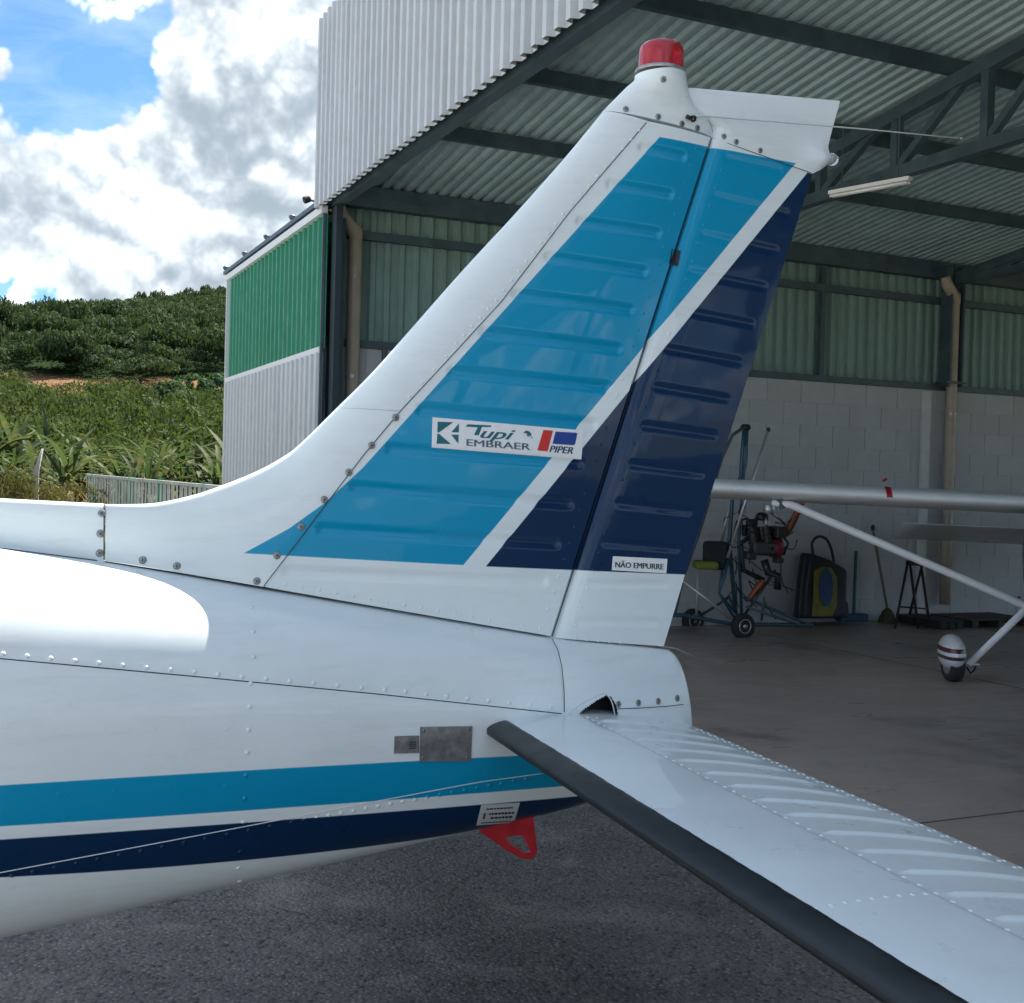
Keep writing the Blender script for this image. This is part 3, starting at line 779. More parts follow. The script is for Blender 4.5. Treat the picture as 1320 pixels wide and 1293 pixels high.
# ---- decals on the fin
B_flat = BVHTree.FromPolygons([tuple(v) for v in V_ ] if False else [tuple(x) for x in np.array([v.co[:] for v in fin.data.vertices])], [tuple(p.vertices) for p in fin.data.polygons])
st = patch('model_sticker', B_flat, [(557.5, 538), (752, 555), (749, 592), (556.5, 576.5)], M_sticker, fin, .0016, 40)
B_stk = bvh_of(st)
M_teal = mat('teal_print', (.008, .125, .16), .45); M_grey_blue = mat('grey_blue_print', (.075, .12, .17), .45)
M_red = mat('red_print', (.60, .03, .025), .45); M_blue2 = mat('royal_blue_print', (.01, .05, .27), .45)
def z4(x, y): return (540 + x / 5.5, 520 + y / 5.5)
flat_px('emblem', B_stk, [[z4(*p) for p in q] for q in ([(132, 130), (242, 134), (142, 206), (130, 206)], [(284, 142), (282, 206), (229, 204), (250, 180)],
        [(130, 216), (142, 216), (226, 288), (125, 286)], [(228, 222), (281, 223), (279, 286)])], M_teal, st, .0007)
ex = np.array(z4(790, 332)) - np.array(z4(336, 300)); ex = ex / np.linalg.norm(ex)
text_px('lettering', B_stk, 'EMBRAER', z4(338, 300), ex, (0.3, -12.3), M_grey_blue, st, .0007, .35, 0, fit=82)
text_px('lettering', B_stk, 'upi', z4(436, 243), ex, (1.0, -19.5), M_teal, st, .0007, .7, .42, fit=44)
flat_px('lettering', B_stk, [[z4(*p) for p in ((330, 164), (345, 148), (515, 157), (508, 168), (446, 167), (424, 226), (390, 224), (416, 170))]], M_teal, st, .0007)
flat_px('emblem', B_stk, [[z4(*p) for p in q] for q in ([(738, 208), (760, 192), (782, 200), (796, 216), (796, 232), (776, 224), (760, 212)], [(760, 218), (772, 222), (790, 236), (770, 234)], [(796, 236), (806, 242), (803, 248), (794, 244)])], M_teal, st, .0007)
flat_px('emblem', B_stk, [[z4(*p) for p in ((882, 188), (950, 194), (912, 340), (838, 334))]], M_red, st, .0007)
flat_px('emblem', B_stk, [[z4(*p) for p in ((968, 200), (1112, 208), (1122, 214), (1108, 286), (1096, 297), (946, 286))]], M_blue2, st, .0007)
text_px('lettering', B_stk, 'PIPER', z4(924, 346), (1, .075), (.6, -12.5), mat('navy_print', (.012, .03, .10), .45), st, .0007, .35, .28, fit=30)
ne = patch('warning_sticker', bvh_of(rud), [(790, 717), (860, 720.5), (858.5, 739), (788.5, 735)], M_sticker, rud, .0012, 14)
B_ne = bvh_of(ne)
text_px('lettering', B_ne, 'NÃO EMPURRE', (793, 731.3), (1, .045), (.25, -10.3), mat('dark_green_print', (.02, .05, .05), .5), ne, .0006, .3, 0, fit=62)

# ------------------------------------------------------------------ GROUND
def ground_mat(name, c1, c2, scale, rough, bump, speck=None, streak=False):
    m = bpy.data.materials.new(name); m.use_nodes = True; t = NT(m.node_tree); b = t.n['Principled BSDF']
    geo = t.node('ShaderNodeNewGeometry'); P = geo.outputs['Position']
    big = t.mr(t.noise(P, scale * .12, 5, .6), .35, .7); mid = t.mr(t.noise(P, scale, 6, .65), .3, .7)
    col = t.mix(t.m('MULTIPLY_ADD', big, .55, t.m('MULTIPLY', mid, .45)), c1, c2)
    h = t.noise(P, scale * 25, 3, .6)
    if streak:
        s1 = t.noise(t.vm('MULTIPLY', P, (.45, 2.2, 1)), 2.2, 6, .65, 1.2)
        col = t.mix(t.m('MULTIPLY', t.mr(s1, .54, .72, smooth=True), .55), col, (.36, .34, .32))
        s2 = t.noise(t.vm('MULTIPLY', P, (1.6, 1.0, 1)), .9, 5, .6, .5)
        col = t.mix(t.m('MULTIPLY', t.mr(s2, .52, .7, smooth=True), .5), col, (.075, .07, .065))
        t.l.new(t.mr(s1, .35, .7, rough - .12, rough + .15), b.inputs['Roughness'])
    else: b.inputs['Roughness'].default_value = rough
    if speck:
        v = t.node('ShaderNodeTexVoronoi'); v.inputs['Scale'].default_value = speck; t.l.new(P, v.inputs['Vector'])
        cs = t.node('ShaderNodeSeparateColor'); t.l.new(v.outputs['Color'], cs.inputs[0])
        stone = t.m('MULTIPLY', t.mr(cs.outputs[0], .0, 1.0), t.mr(v.outputs['Distance'], .35, .55, 1, 0))
        col = t.mix(t.m('MULTIPLY', t.m('POWER', stone, 3.0), .75), col, (.30, .29, .275))
        col = t.mix(t.m('MULTIPLY', t.m('POWER', cs.outputs[1], 5.0), .75), col, (.014, .014, .015))
        dust = t.mr(t.noise(P, 2.3, 8, .72, .6), .50, .68, smooth=True)
        col = t.mix(t.m('MULTIPLY', dust, .55), col, (.27, .255, .235))
        dark = t.mr(t.noise(P, 1.4, 7, .7, .3), .54, .70, smooth=True)
        col = t.mix(t.m('MULTIPLY', dark, .6), col, (.035, .034, .035))
        ck = t.node('ShaderNodeTexVoronoi'); ck.feature = 'DISTANCE_TO_EDGE'; ck.inputs['Scale'].default_value = 1.15
        wp = t.node('ShaderNodeTexNoise'); wp.inputs['Scale'].default_value = 3.5; wp.inputs['Detail'].default_value = 6; t.l.new(P, wp.inputs['Vector'])
        t.l.new(t.vm('ADD', P, t.vm('SCALE', wp.outputs['Color'], .35)), ck.inputs['Vector'])
        crk = t.m('MULTIPLY', t.mr(ck.outputs['Distance'], .0, .007, 1, 0), t.mr(t.noise(P, .9, 3), .48, .56))
        col = t.mix(t.m('MULTIPLY', crk, .85), col, (.012, .012, .012))
        h = t.m('ADD', t.m('MULTIPLY', h, .4), t.m('SUBTRACT', 1.0, v.outputs['Distance']))
    t.l.new(col, b.inputs['Base Color']); b.inputs['Specular IOR Level'].default_value = .35
    bn = t.node('ShaderNodeBump'); bn.inputs['Strength'].default_value = bump; bn.inputs['Distance'].default_value = .006
    t.l.new(h, bn.inputs['Height']); t.l.new(bn.outputs[0], b.inputs['Normal'])
    return m
M_asph = ground_mat('asphalt', (.085, .081, .078), (.165, .156, .148), 6, .85, 1.0, speck=85)
M_conc = ground_mat('hangar_concrete', (.30, .25, .215), (.43, .365, .315), 3, .38, .10, streak=True)
M_grass = ground_mat('dry_grass_soil', (.05, .065, .022), (.12, .11, .05), .6, .95, .6)
def sheet(name, pts, z, m): return struct(mesh(name, [(p[0], p[1], z) for p in pts], [tuple(range(len(pts)))], m))
sheet('ground', [(-2500, -2500), (2500, -2500), (2500, 2500), (-2500, 2500)], -.02, M_grass)
sheet('asphalt_strip', [hp(-4.2, 60, 0), hp(.02, 60, 0), hp(.02, -8.0, 0), hp(-4.2, -8.0, 0)], 0.0, M_asph)
M_bounce = ground_mat('pale_bounce_ground', (.33, .315, .29), (.44, .425, .40), 2, .8, .2)
sheet('bounce_apron', [hp(-45, 60, 0), hp(-4.2, 60, 0), hp(-4.2, -8.0, 0), hp(-45, -4, 0)], -.004, M_bounce)  # unseen pale ground added to bounce sunlight onto the tail and into the hangar
HL, HW, ZE, SL = 16.0, 18.0, 3.66, .128          # hangar length (s), width (t), eave height, roof slope
sheet('hangar_floor', [hp(0.02, 45, 0), hp(HL, 45, 0), hp(HL, .0, 0), hp(.02, .0, 0)][0:0] or [hp(-.02, HW, 0), hp(HL, HW, 0), hp(HL, -.2, 0), hp(-.02, -.2, 0)], .006, M_conc)
# control joints sawn into the slab
jm = mat('joint_fill', (.10, .09, .08), .9)
for s_ in (3.9, 8.2, 12.4): struct(MB().box(hp(s_, HW / 2, .0075), E2, E1, (0, 0, 1), .006, HW, .003).build('floor_joint', jm))
for t_ in (5.9, 11.5): struct(MB().box(hp(HL / 2, t_, .0078), E2, E1, (0, 0, 1), HL, .006, .003).build('floor_joint', jm))

# ------------------------------------------------------------------ HANGAR
def roof_z(t): return ZE + SL * (t if t <= HW / 2 else HW - t)
hangar = empty('hangar', hp(0, HW / 2, 0), 'open steel hangar with white ribbed metal fascia and grey block side wall', 'hangar')
def sheet_mat(name, col, rough=.42, metal=.0, var=.12):
    m = bpy.data.materials.new(name); m.use_nodes = True; t = NT(m.node_tree); b = t.n['Principled BSDF']
    geo = t.node('ShaderNodeNewGeometry'); P = geo.outputs['Position']
    n1_ = t.mr(t.noise(t.vm('MULTIPLY', P, (3, 3, .5)), 1.3, 6, .65), .3, .72); n2_ = t.mr(t.noise(P, 9, 5, .6), .35, .7)
    c = t.mix(n1_, tuple(x * (1 - var) for x in col), tuple(min(1, x * (1 + var * .6)) for x in col))
    c = t.mix(t.m('MULTIPLY', n2_, .22), c, tuple(x * .60 for x in col))
    n3_ = t.mr(t.noise(t.vm('MULTIPLY', P, (9, 9, .35)), 1.7, 6, .7), .55, .75)
    c = t.mix(t.m('MULTIPLY', n3_, .30), c, (.20, .18, .15))
    t.l.new(c, b.inputs['Base Color']); b.inputs['Metallic'].default_value = metal
    t.l.new(t.mr(n2_, 0, 1, rough - .08, rough + .12), b.inputs['Roughness'])
    return m
M_fascia = sheet_mat('white_sheet', (.52, .55, .565), .38)
M_green = sheet_mat('green_sheet', (.003, .205, .105), .5)
M_roof = sheet_mat('galvanised_sheet', (.40, .55, .56), .5, .0, .2)
M_gwall = sheet_mat('faded_green_sheet', (.23, .36, .335), .5, .0, .25)
def rib_profile(width, pitch, dep, crest=.30, slope=.14):
    pts = []; x = 0.0
    while x < width - 1e-6:
        for fx, h in ((0, 0), (1 - crest - 2 * slope, 0), (1 - crest - slope, dep), (1 - slope, dep)):
            xx = x + fx * pitch
            if xx <= width + 1e-9: pts.append((xx, h))
        x += pitch
    pts.append((width, 0)); return pts
def ribbed(name, o, du, dv, n, width, length, pitch, dep, m, parent, l2=None, crest=.30, slope=.14):
    """ribbed metal sheet: ribs run along dv. l2 = length at far edge when the end is cut aslant"""
    o, du, dv, n = map(lambda q: np.array(q, float), (o, du, dv, n)); P = rib_profile(width, pitch, dep, crest, slope); V = []; k = len(P)
    for (x, h) in P: V.append(o + du * x + n * h)
    for (x, h) in P: V.append(o + du * x + n * h + dv * (length if l2 is None else length + (l2 - length) * x / width))
    return mesh(name, V, [(i, i + 1, i + 1 + k, i + k) for i in range(k - 1)], m, parent)
# fascia: sheets 1 m wide, in front of the opening
FZ0, FZ1 = 3.40, 4.87
TF = float(-np.dot(on_plane(407, 240, hp(-.09, 0, 0), E2) - P0, E1)) + .02
frail = MB().beam(hp(-.03, TF, FZ0 + .12), hp(-.03, 20, FZ0 + .12), .06, .10).beam(hp(-.03, TF, FZ1 - .2), hp(-.03, 20, FZ1 - .2), .06, .10).beam(hp(-.03, TF, 4.1), hp(-.03, 20, 4.1), .06, .10).build('fascia', M_steel, hangar)
def fuv(u, v, off=0.0): return on_plane(u, v, hp(off, 0, 0), E2)
TF = float(-np.dot(fuv(407, 240, -.09) - P0, E1)); print('fascia end', TF)
tt = TF; ns = 0
while tt < 20:
    wd = .99
    o_ = ribbed('sheet', hp(-.075 - .0015 * (ns % 2), tt, FZ0 + .004 * math.sin(ns * 2.1)), -E1, (0, 0, 1), -E2, wd, FZ1 - FZ0, .124, .042, M_fascia, frail, None, .34, .10); tt += wd - .0; ns += 1
ribbed('sheet', hp(-.075, TF, FZ0), E2, (0, 0, 1), -E1, .124, FZ1 - FZ0, .124, .02, M_fascia, frail)
fscr = MB()
for k in range(150):
    for zz in (FZ0 + .12, FZ1 - .2, 4.1):
        fscr.lathe(hp(-.075, TF + .124 * k + .03, zz), -E2, [(.008, 0), (.008, .004), (.003, .007)], 6)
fscr.build('fixing_screws', mat('dull_fixing', (.3, .3, .3), .5, .5), frail, kind='stuff')
# roof
roofp = MB()
for t0, t1 in ((-.25, HW / 2), (HW / 2, HW + .25)):
    pass
tpur = []
for (u, v) in [(1200, 268), (1200, 191), (1217, 84)]:
    n_ = np.cross(E2, -E1 + np.array([0, 0, SL])); q = on_plane(u, v, hp(0, 0, ZE - .05), n_); tpur.append(float(-np.dot(q - P0, E1)))
print('purlin t', tpur)
step = 1.45
pur_t = [.05] + sorted(tpur); 
while pur_t[-1] + step < HW / 2 - .3: pur_t.append(pur_t[-1] + step)
pur_t = pur_t + [HW - q for q in pur_t]
roof = MB().beam(hp(.02, HW / 2, roof_z(HW / 2) - .03), hp(HL, HW / 2, roof_z(HW / 2) - .03), .3, .01).build('roof', M_roof, hangar)
nS = int(HL / 1.0)
for k in range(nS):
    for side in (0, 1):
        if side == 0: o_, dv_ = hp(k * 1.0, -.25, roof_z(-.25)), -E1 + np.array([0, 0, SL])
        else: o_, dv_ = hp(k * 1.0, HW + .25, roof_z(HW + .25)), E1 + np.array([0, 0, SL])
        ribbed('sheet', o_ + np.array([0, 0, .0025 * (k % 2)]), E2, dv_, (0, 0, 1), 1.1, HW / 2 + .25, .1, .028, M_roof, roof, None, .40, .12)
for q in pur_t:
    MB().beam(hp(.03, q, roof_z(q) - .053), hp(HL, q, roof_z(q) - .053), .05, .100).build('purlin', M_steel, roof)
for q in pur_t[:7]:
    MB().box(hp(.10, q, roof_z(q) - .12), E2, E1, (0, 0, 1), .12, .12, .08).build('purlin_cleat', M_steel, roof)
# trusses
def truss(s_):
    tr = MB().beam(hp(s_, .1, 3.48), hp(s_, HW - .1, 3.48), .08, .08).build('truss', M_steel, hangar)
    for a_, b_ in ((0, HW / 2), (HW / 2, HW)):
        MB().beam(hp(s_, max(a_, .1), roof_z(a_) - .155), hp(s_, min(b_, HW - .1), roof_z(b_) - .155), .08, .09).build('top_chord', M_steel, tr)
    k = 0; q = .62
    while q < HW - .2:
        zt = roof_z(q) - .17; MB().beam(hp(s_, q, 3.46), hp(s_, q, zt), .06, .06, E2).build('web_post', M_steel, tr)
        q2 = q + .62
        if q2 < HW: MB().beam(hp(s_ + .004, q, 3.5), hp(s_ + .004, q2, roof_z(q2) - .17), .05, .05, E2).build('web_diagonal', M_steel, tr)
        q += .80
for s_ in (3.2, 6.62, 10.0, 13.4): truss(s_)
MB().beam(hp(.05, -.05, FZ0 + .07), hp(.05, HW, FZ0 + .07), .08, .10).build('front_beam', M_steel, hangar)
ZB = 2.36
# columns
def column(s_, t_, wd=.16, name='column'):
    c = MB().box(hp(s_, t_, 1.75), E2, E1, (0, 0, 1), .012, .15, 3.5).box(hp(s_ - .07, t_, 1.75), E2, E1, (0, 0, 1), .14 - .0, .012, 3.5) if False else MB()
    zc_, hc_ = (ZB + ZE) / 2, ZE - ZB - .06
    c.box(hp(s_, t_, zc_), E2, E1, (0, 0, 1), .17, .010, hc_)
    c.box(hp(s_ - .085, t_, zc_), E2, E1, (0, 0, 1), .012, .15, hc_).box(hp(s_ + .085, t_, zc_), E2, E1, (0, 0, 1), .012, .15, hc_)
    c.box(hp(s_, t_, ZB + .075), E2, E1, (0, 0, 1), .26, .18, .02)
    return c.build(name, M_steel, hangar)
column(.16, HW - .09)
for s_ in (3.2, 6.62, 10.0, 13.4): column(s_, .09); column(s_, HW - .09)
# side wall: blocks below, sheeting above
M_mortar = mat('wall_mortar', (.42, .44, .45), .9, noise=(8, .2, 5))
def block_mat():
    m = bpy.data.materials.new('painted_block'); m.use_nodes = True; t = NT(m.node_tree); b = t.n['Principled BSDF']
    geo = t.node('ShaderNodeNewGeometry'); P = geo.outputs['Position']; oi = t.node('ShaderNodeObjectInfo')
    c = t.mix(oi.outputs['Random'], (.47, .495, .51), (.51, .535, .55)); n_ = t.mr(t.noise(P, 4, 7, .7), .35, .75)
    c = t.mix(t.m('MULTIPLY', n_, .35), c, (.31, .31, .305)); t.l.new(c, b.inputs['Base Color']); b.inputs['Roughness'].default_value = .85
    bn = t.node('ShaderNodeBump'); bn.inputs['Strength'].default_value = .5; bn.inputs['Distance'].default_value = .004
    t.l.new(t.noise(P, 70, 4, .6), bn.inputs['Height']); t.l.new(bn.outputs[0], b.inputs['Normal']); return m
M_block = block_mat()
ZB = 2.36
bw = MB().box(hp(HL / 2, -.0705, ZB / 2), E2, E1, (0, 0, 1), HL, .14, ZB - .004).build('block_wall', M_mortar, hangar)
blk = MB().box((0, 0, 0), (1, 0, 0), (0, 1, 0), (0, 0, 1), .393, .03, .2085); bme = bpy.data.meshes.new('block'); bme.from_pydata(blk.V, [], blk.F); bme.materials.append(M_block)
nc = 11; ch = ZB / nc
rot = Matrix.Rotation(HA, 4, 'Z')
count = 0; rest = MB()
for r_ in range(nc):
    s_ = .2 if r_ % 2 else 0.0
    while s_ < HL:
        c = hp(s_ + .2, -.010 + random.uniform(-.0012, .0012), (r_ + .5) * ch)
        if s_ < 10.2: inst('block', bme, Matrix.Translation(Vector(c)) @ rot, bw)
        else: rest.box(c, E2, E1, (0, 0, 1), .393, .03, .2085)
        s_ += .4
rest.build('blocks', M_block, bw, kind='stuff')
MB().box(hp(HL / 2, -.07, ZB + .03), E2, E1, (0, 0, 1), HL, .2, .06).build('wall_capping', M_steel, hangar)
uw = MB().beam(hp(.2, -.02, 3.28), hp(HL, -.02, 3.28), .05, .07).build('upper_wall', M_steel, hangar)
for k in range(16): ribbed('sheet', hp(k * 1.0, -.09 - .002 * (k % 2), ZB + .06), E2, (0, 0, 1), -E1 * 1.0, 1.0, ZE - ZB - .02, .125, .03, M_gwall, uw, None, .34, .12)
for s_ in (5.05, 8.4, 11.7): MB().beam(hp(s_, -.03, ZB + .06), hp(s_, -.03, ZE - .05), .05, .05, E2).build('sheeting_post', M_steel, uw)
# far side of the hangar (out of view): wall kept low and rear left open to let daylight in
MB().box(hp(HL / 2, HW + .2, .5), E2, E1, (0, 0, 1), HL, .15, 1.0).build('lowered_opposite_wall', M_mortar, hangar)
# eave beam, pipes, conduit
MB().beam(hp(.2, .02, ZE - .10), hp(HL, .02, ZE - .10), .10, .13).build('eave_beam', M_steel, hangar)
M_pipe = mat('beige_pipe', (.40, .345, .27), .45, noise=(5, .15, 4))
def wall_uv(u, v, off=.09):
    return on_plane(u, v, hp(0, off, 0), E1)
def downpipe(u0, vt, zb):
    a_ = wall_uv(u0, vt, .10); top = a_[2]
    s_ = float(np.dot(a_ - P0, E2))
    pts = [hp(s_ - .16, .13, top + .10), hp(s_ - .13, .13, top + .02), hp(s_ - .04, .12, top - .07), hp(s_, .11, top - .15), hp(s_, .10, top - .3), hp(s_, .10, zb)]
    p = MB().tube(catmull(pts, 5), .056, 12).build('downpipe', M_pipe, hangar, True)
    for zz in (1.0, 2.1, 2.9): MB().lathe(hp(s_, .10, zz), (0, 0, 1), [(.052, 0), (.056, .002), (.056, .028), (.052, .03)], 12).build('pipe_clamp', M_alum, p)
    return s_
print('pipes', downpipe(459, 285, .02), downpipe(1231, 372, .16))
cs = float(np.dot(wall_uv(1198, 600) - P0, E2))
MB().box(hp(cs, .02, 1.17), E2, E1, (0, 0, 1), .10, .035, 2.34).build('white_pilaster', mat('white_wash', (.62, .63, .63), .8, noise=(6, .12, 5)), hangar)
MB().tube([hp(cs + .32, .05, ZB), hp(cs + .32, .05, .25)], .016, 8).build('conduit', M_black, hangar)
TBJ = float(-np.dot(fuv(419, 380, -.03) - P0, E1))
# front-left closing jamb
MB().box(hp(.035, TBJ + .075, 1.7), E2, E1, (0, 0, 1), .05, .12, 3.4).build('corner_jamb', mat('shaded_jamb_steel', (.018, .034, .046), .6), hangar)  # steel colour darkened here to stand for the shadow inside the corner
for k, s_ in enumerate((.55, .78)): MB().tube([hp(s_, .03, ZB), hp(s_, .03, 0.0)], .022, 8).build('conduit', M_steel, hangar)

# ceiling batten
lamp_c = np.array([at(1070, 249, 7.35), at(1174, 216, 6.95)]); lamp = empty('ceiling_batten_lamp', (lamp_c[0] + lamp_c[1]) / 2, 'long white fluorescent batten hanging under the roof truss, unlit', 'lamp')
a_, b_ = lamp_c; b_[2] = a_[2] + .0
MB().beam(a_, b_, .045, .022).build('housing', mat('lamp_white', (.75, .76, .75), .4), lamp)
for s_ in (-.011, .011):
    sd = E2 * s_; MB().tube([a_ + (b_ - a_) * .02 + sd - np.array([0, 0, .022]), a_ + (b_ - a_) * .98 + sd - np.array([0, 0, .022])], .008, 10).build('tube', mat('tube_glass', (.85, .85, .83), .2), lamp, True)
for f_ in (.15, .85):
    p_ = a_ + (b_ - a_) * f_; MB().tube([p_, [p_[0], p_[1], 3.5]], .004, 5).build('hanger', M_steel, lamp)

# small floodlight on the fascia end
fl = at(396, 257, 9.55); flo = empty('floodlight', fl, 'small black floodlight on a bracket at the end of the white fascia', 'floodlight')
MB().lathe(fl, -E2 + np.array([0, 0, -.4]), [(.012, -.03), (.026, -.02), (.03, .02), (.026, .03)], 14).build('head', M_black, flo)
MB().tube([fl, fl + np.array([.12, .0, -.02]), hp(-.04, TF, fl[2] - .04)], .008, 6).build('bracket', M_black, flo)

# ------------------------------------------------------------------ GREEN ANNEX BUILDING (same front line, lower)
q = fuv(297, 420, -.02); tA = float(-np.dot(q - P0, E1)); zA1 = fuv(300, 363, -.02)[2]; zM = .5 * (fuv(296, 489, -.02)[2] + fuv(414, 451, -.02)[2]); zA2 = fuv(403, 287, -.02)[2]
print('annex', tA, zA1, zA2, zM)
annex = empty('annex_building', hp(3, tA / 2 - .3, 0), 'lower building with green sheeting above white sheeting, adjoining the hangar', 'building')
zT = (zA1 + zA2) / 2
TB = float(-np.dot(fuv(419, 380, -.03) - P0, E1)); print('annex right', TB)
aw = MB().box(hp(.1, (tA + TB) / 2, zT / 2), E2, E1, (0, 0, 1), .06, TB - tA, zT - .04).build('front_wall', M_steel, annex)
x_ = -.36
n_sh = 3; wdt = (TB - tA) / n_sh
for k in range(n_sh):
    o_ = hp(-.02, tA + wdt * k, zM)
    ribbed('green_sheet', o_, -E1, (0, 0, 1), -E2, wdt, zT - zM, wdt / round(wdt / .165), .025, M_green, aw, None, .30, .1)
    ribbed('white_sheet', hp(-.035, tA + wdt * k, 0), -E1, (0, 0, 1), -E2, wdt, zM - .035, wdt / round(wdt / .165), .050, M_fascia, aw, None, .42, .1)
M_trim = mat('white_trim', (.66, .68, .68), .45)
MB().beam(hp(-.055, tA, zM - .015), hp(-.055, TB, zM - .015), .03, .05).build('belt_trim', M_trim, annex)
MB().beam(hp(-.05, tA, 0), hp(-.05, tA, zT), .025, .04, E2).build('corner_trim', M_trim, annex)
MB().beam(hp(-.052, TB, 0), hp(-.052, TB, zT), .02, .02, E2).build('corner_trim', M_steel, annex)
MB().beam(hp(-.05, tA - .05, zT + .03), hp(-.05, TB, zT + .03), .05, .06).build('top_trim', M_trim, annex)
MB().beam(hp(-.03, tA - .15, zT + .10), hp(-.03, TB - .03, zT + .10), .10, .035).build('gutter', M_steel, annex)
for k in range(4): MB().lathe(hp(-.06, tA - .12 + k * (abs(tA) - .3) / 3.3, zT + .13), (0, 0, 1), [(.02, 0), (.03, .02), (.03, .035), (.012, .045)], 8).build('gutter_bracket', M_steel, annex)
MB().box(hp(4, (tA - .2) / 2, zT + .06), E2, E1, (0, 0, 1), 8, abs(tA) - .2, .04).build('roof', M_roof, annex)
MB().box(hp(4, tA + .05, zT / 2), E2, E1, (0, 0, 1), 8, .06, zT - .02).build('end_wall', M_fascia, annex)

# ------------------------------------------------------------------ THINGS IN THE HANGAR
def wheel(parent, c, axis, r, wd, name='wheel'):
    axis = np.array(axis, float); axis /= np.linalg.norm(axis); h = wd / 2
    wl = MB().lathe(c, axis, [(r * .55, -h * .8), (r * .8, -h), (r * .95, -h * .75), (r, -h * .3), (r, h * .3), (r * .95, h * .75), (r * .8, h), (r * .55, h * .8)], 24).build(name, mat('tyre_rubber', (.025, .025, .025), .8, noise=(30, .3, 3)), parent, True)
    MB().lathe(c, axis, [(r * .50, -h * .85), (r * .57, -h * .9), (r * .57, h * .9), (r * .50, h * .85), (r * .42, h * .55), (r * .18, h * .6), (r * .16, h * 1.0), (.001, h * 1.02)], 20).build('rim', mat('rim_alloy', (.45, .45, .44), .35, .7), wl, True)
    return wl
M_tube = mat('teal_frame_tube', (.035, .10, .15), .4, .3); M_silver = mat('silver_tube', (.58, .60, .60), .32, .6); M_eng = mat('engine_black', (.02, .021, .024), .45, noise=(40, .5, 3))
M_orange = mat('orange_blade', (.26, .075, .035), .4); M_yel = mat('yellow_green_cloth', (.15, .18, .025), .7); M_dkgreen = mat('dark_seat_cloth', (.012, .022, .020), .8)
# trike (flexwing microlight carriage without its wing)
TD = 10.45
trike = empty('microlight_trike', at(945, 822, TD) * np.array([1, 1, 0]), 'microlight trike with teal tube frame, black engine and orange propeller', 'trike')
def T_(u, v, dd=0.0): return at(u, v, TD + dd)
wheel(trike, T_(957.5, 807, -.02), _r0 * .45 - _d0 * .9, .113, .085)
wheel(trike, T_(893, 800, .75), _r0 * .45 - _d0 * .9, .113, .085)
wheel(trike, T_(832, 800, -.25), _r0 * .45 - _d0 * .9, .10, .075, 'wheel')
def tb(name, pts, r, m=M_tube): return MB().tube([T_(*p) for p in pts], r, 8).build(name, m, trike, True)
tb('mast', [(960, 551), (957, 580), (955, 614), (944, 645), (940, 700), (948, 790)], .018)
tb('mast', [(963, 553), (962, 585), (961, 598), (958, 616), (952, 700), (956, 790)], .014)
tb('front_strut', [(961, 550, -.02), (944, 561, -.05), (930, 592, -.1), (900, 690, -.15), (868, 778, -.2)], .016, M_steel)
MB().lathe(T_(961, 551), (1, 0, 0), [(.02, -.04), (.03, -.02), (.03, .03), (.015, .045)], 10).build('mast_head', M_eng, trike)
tb('brace', [(990, 555, -.08), (938, 719, -.08)], .014, M_silver); tb('brace', [(945, 635, .1), (929, 700, .1)], .013, M_silver)
MB().lathe(T_(990.5, 554, -.08), (0, 0, 1), [(.012, -.02), (.02, 0), (.012, .02)], 8).build('brace_end', M_eng, trike)
tb('keel_tube', [(832, 792, -.2), (880, 793, -.1), (940, 804, .0), (1048, 806, .1)], .018, M_tube)
tb('frame_tube', [(880, 748, -.05), (942, 797, -.05)], .014, M_silver)
tb('frame_tube', [(959, 770, .05), (1047, 807, .1)], .015, M_steel); tb('frame_tube', [(962, 782, -.1), (1035, 807, .0)], .012, M_steel)
tb('frame_tube', [(1000, 735, .05), (958, 795, .05)], .013, M_steel); tb('frame_tube', [(935, 700, .2), (927, 765, .2), (957, 800, .1)], .013)
tb('frame_tube', [(940, 720, -.1), (927, 765, -.1), (946, 795, -.05)], .013); tb('frame_tube', [(893, 800, .7), (940, 770, .2), (957, 806, .0)], .014, M_steel)
tb('frame_tube', [(900, 738, 0), (898, 792, 0)], .012, M_silver); tb('frame_tube', [(985, 770, 0), (982, 800, .05)], .010, M_steel)
tb('frame_tube', [(880, 748, .25), (870, 793, .1)], .012, M_steel); tb('frame_tube', [(1000, 798, .1), (985, 775, 0)], .008, M_steel)
o = MB().box(T_(922, 716), _r0, _z, _d0, .205, .245, .16).build('seat_back', M_dkgreen, trike); bevel(o, .03, 3)
o = MB().box(T_(909, 728, -.04), _r0, _z, _d0, .20, .07, .26).build('seat_cushion', M_yel, trike); bevel(o, .025, 3)
o = MB().box(T_(984, 706), _r0, _z, _d0, .22, .13, .20).build('engine', M_eng, trike); bevel(o, .025, 2)
def fins(c, ax, r, L, n=7):
    p = []
    for k in range(n):
        h0 = L * k / n; p += [(r * .72, h0), (r, h0 + .002), (r, h0 + L / n * .4), (r * .72, h0 + L / n * .45)]
    return MB().lathe(c, ax, p, 14)
for (u, v, dd) in ((972, 700, -.06), (990, 699, -.06), (976, 700, .08), (994, 699, .08)):
    o = fins(T_(u, v, dd), _z * .95 - _r0 * .15, .055, .15).build('cylinder', M_eng, trike); MB().lathe(T_(u - 3, v - 23, dd), _z, [(.012, 0), (.012, .03), (.006, .05)], 8).build('spark_plug', M_silver, o)
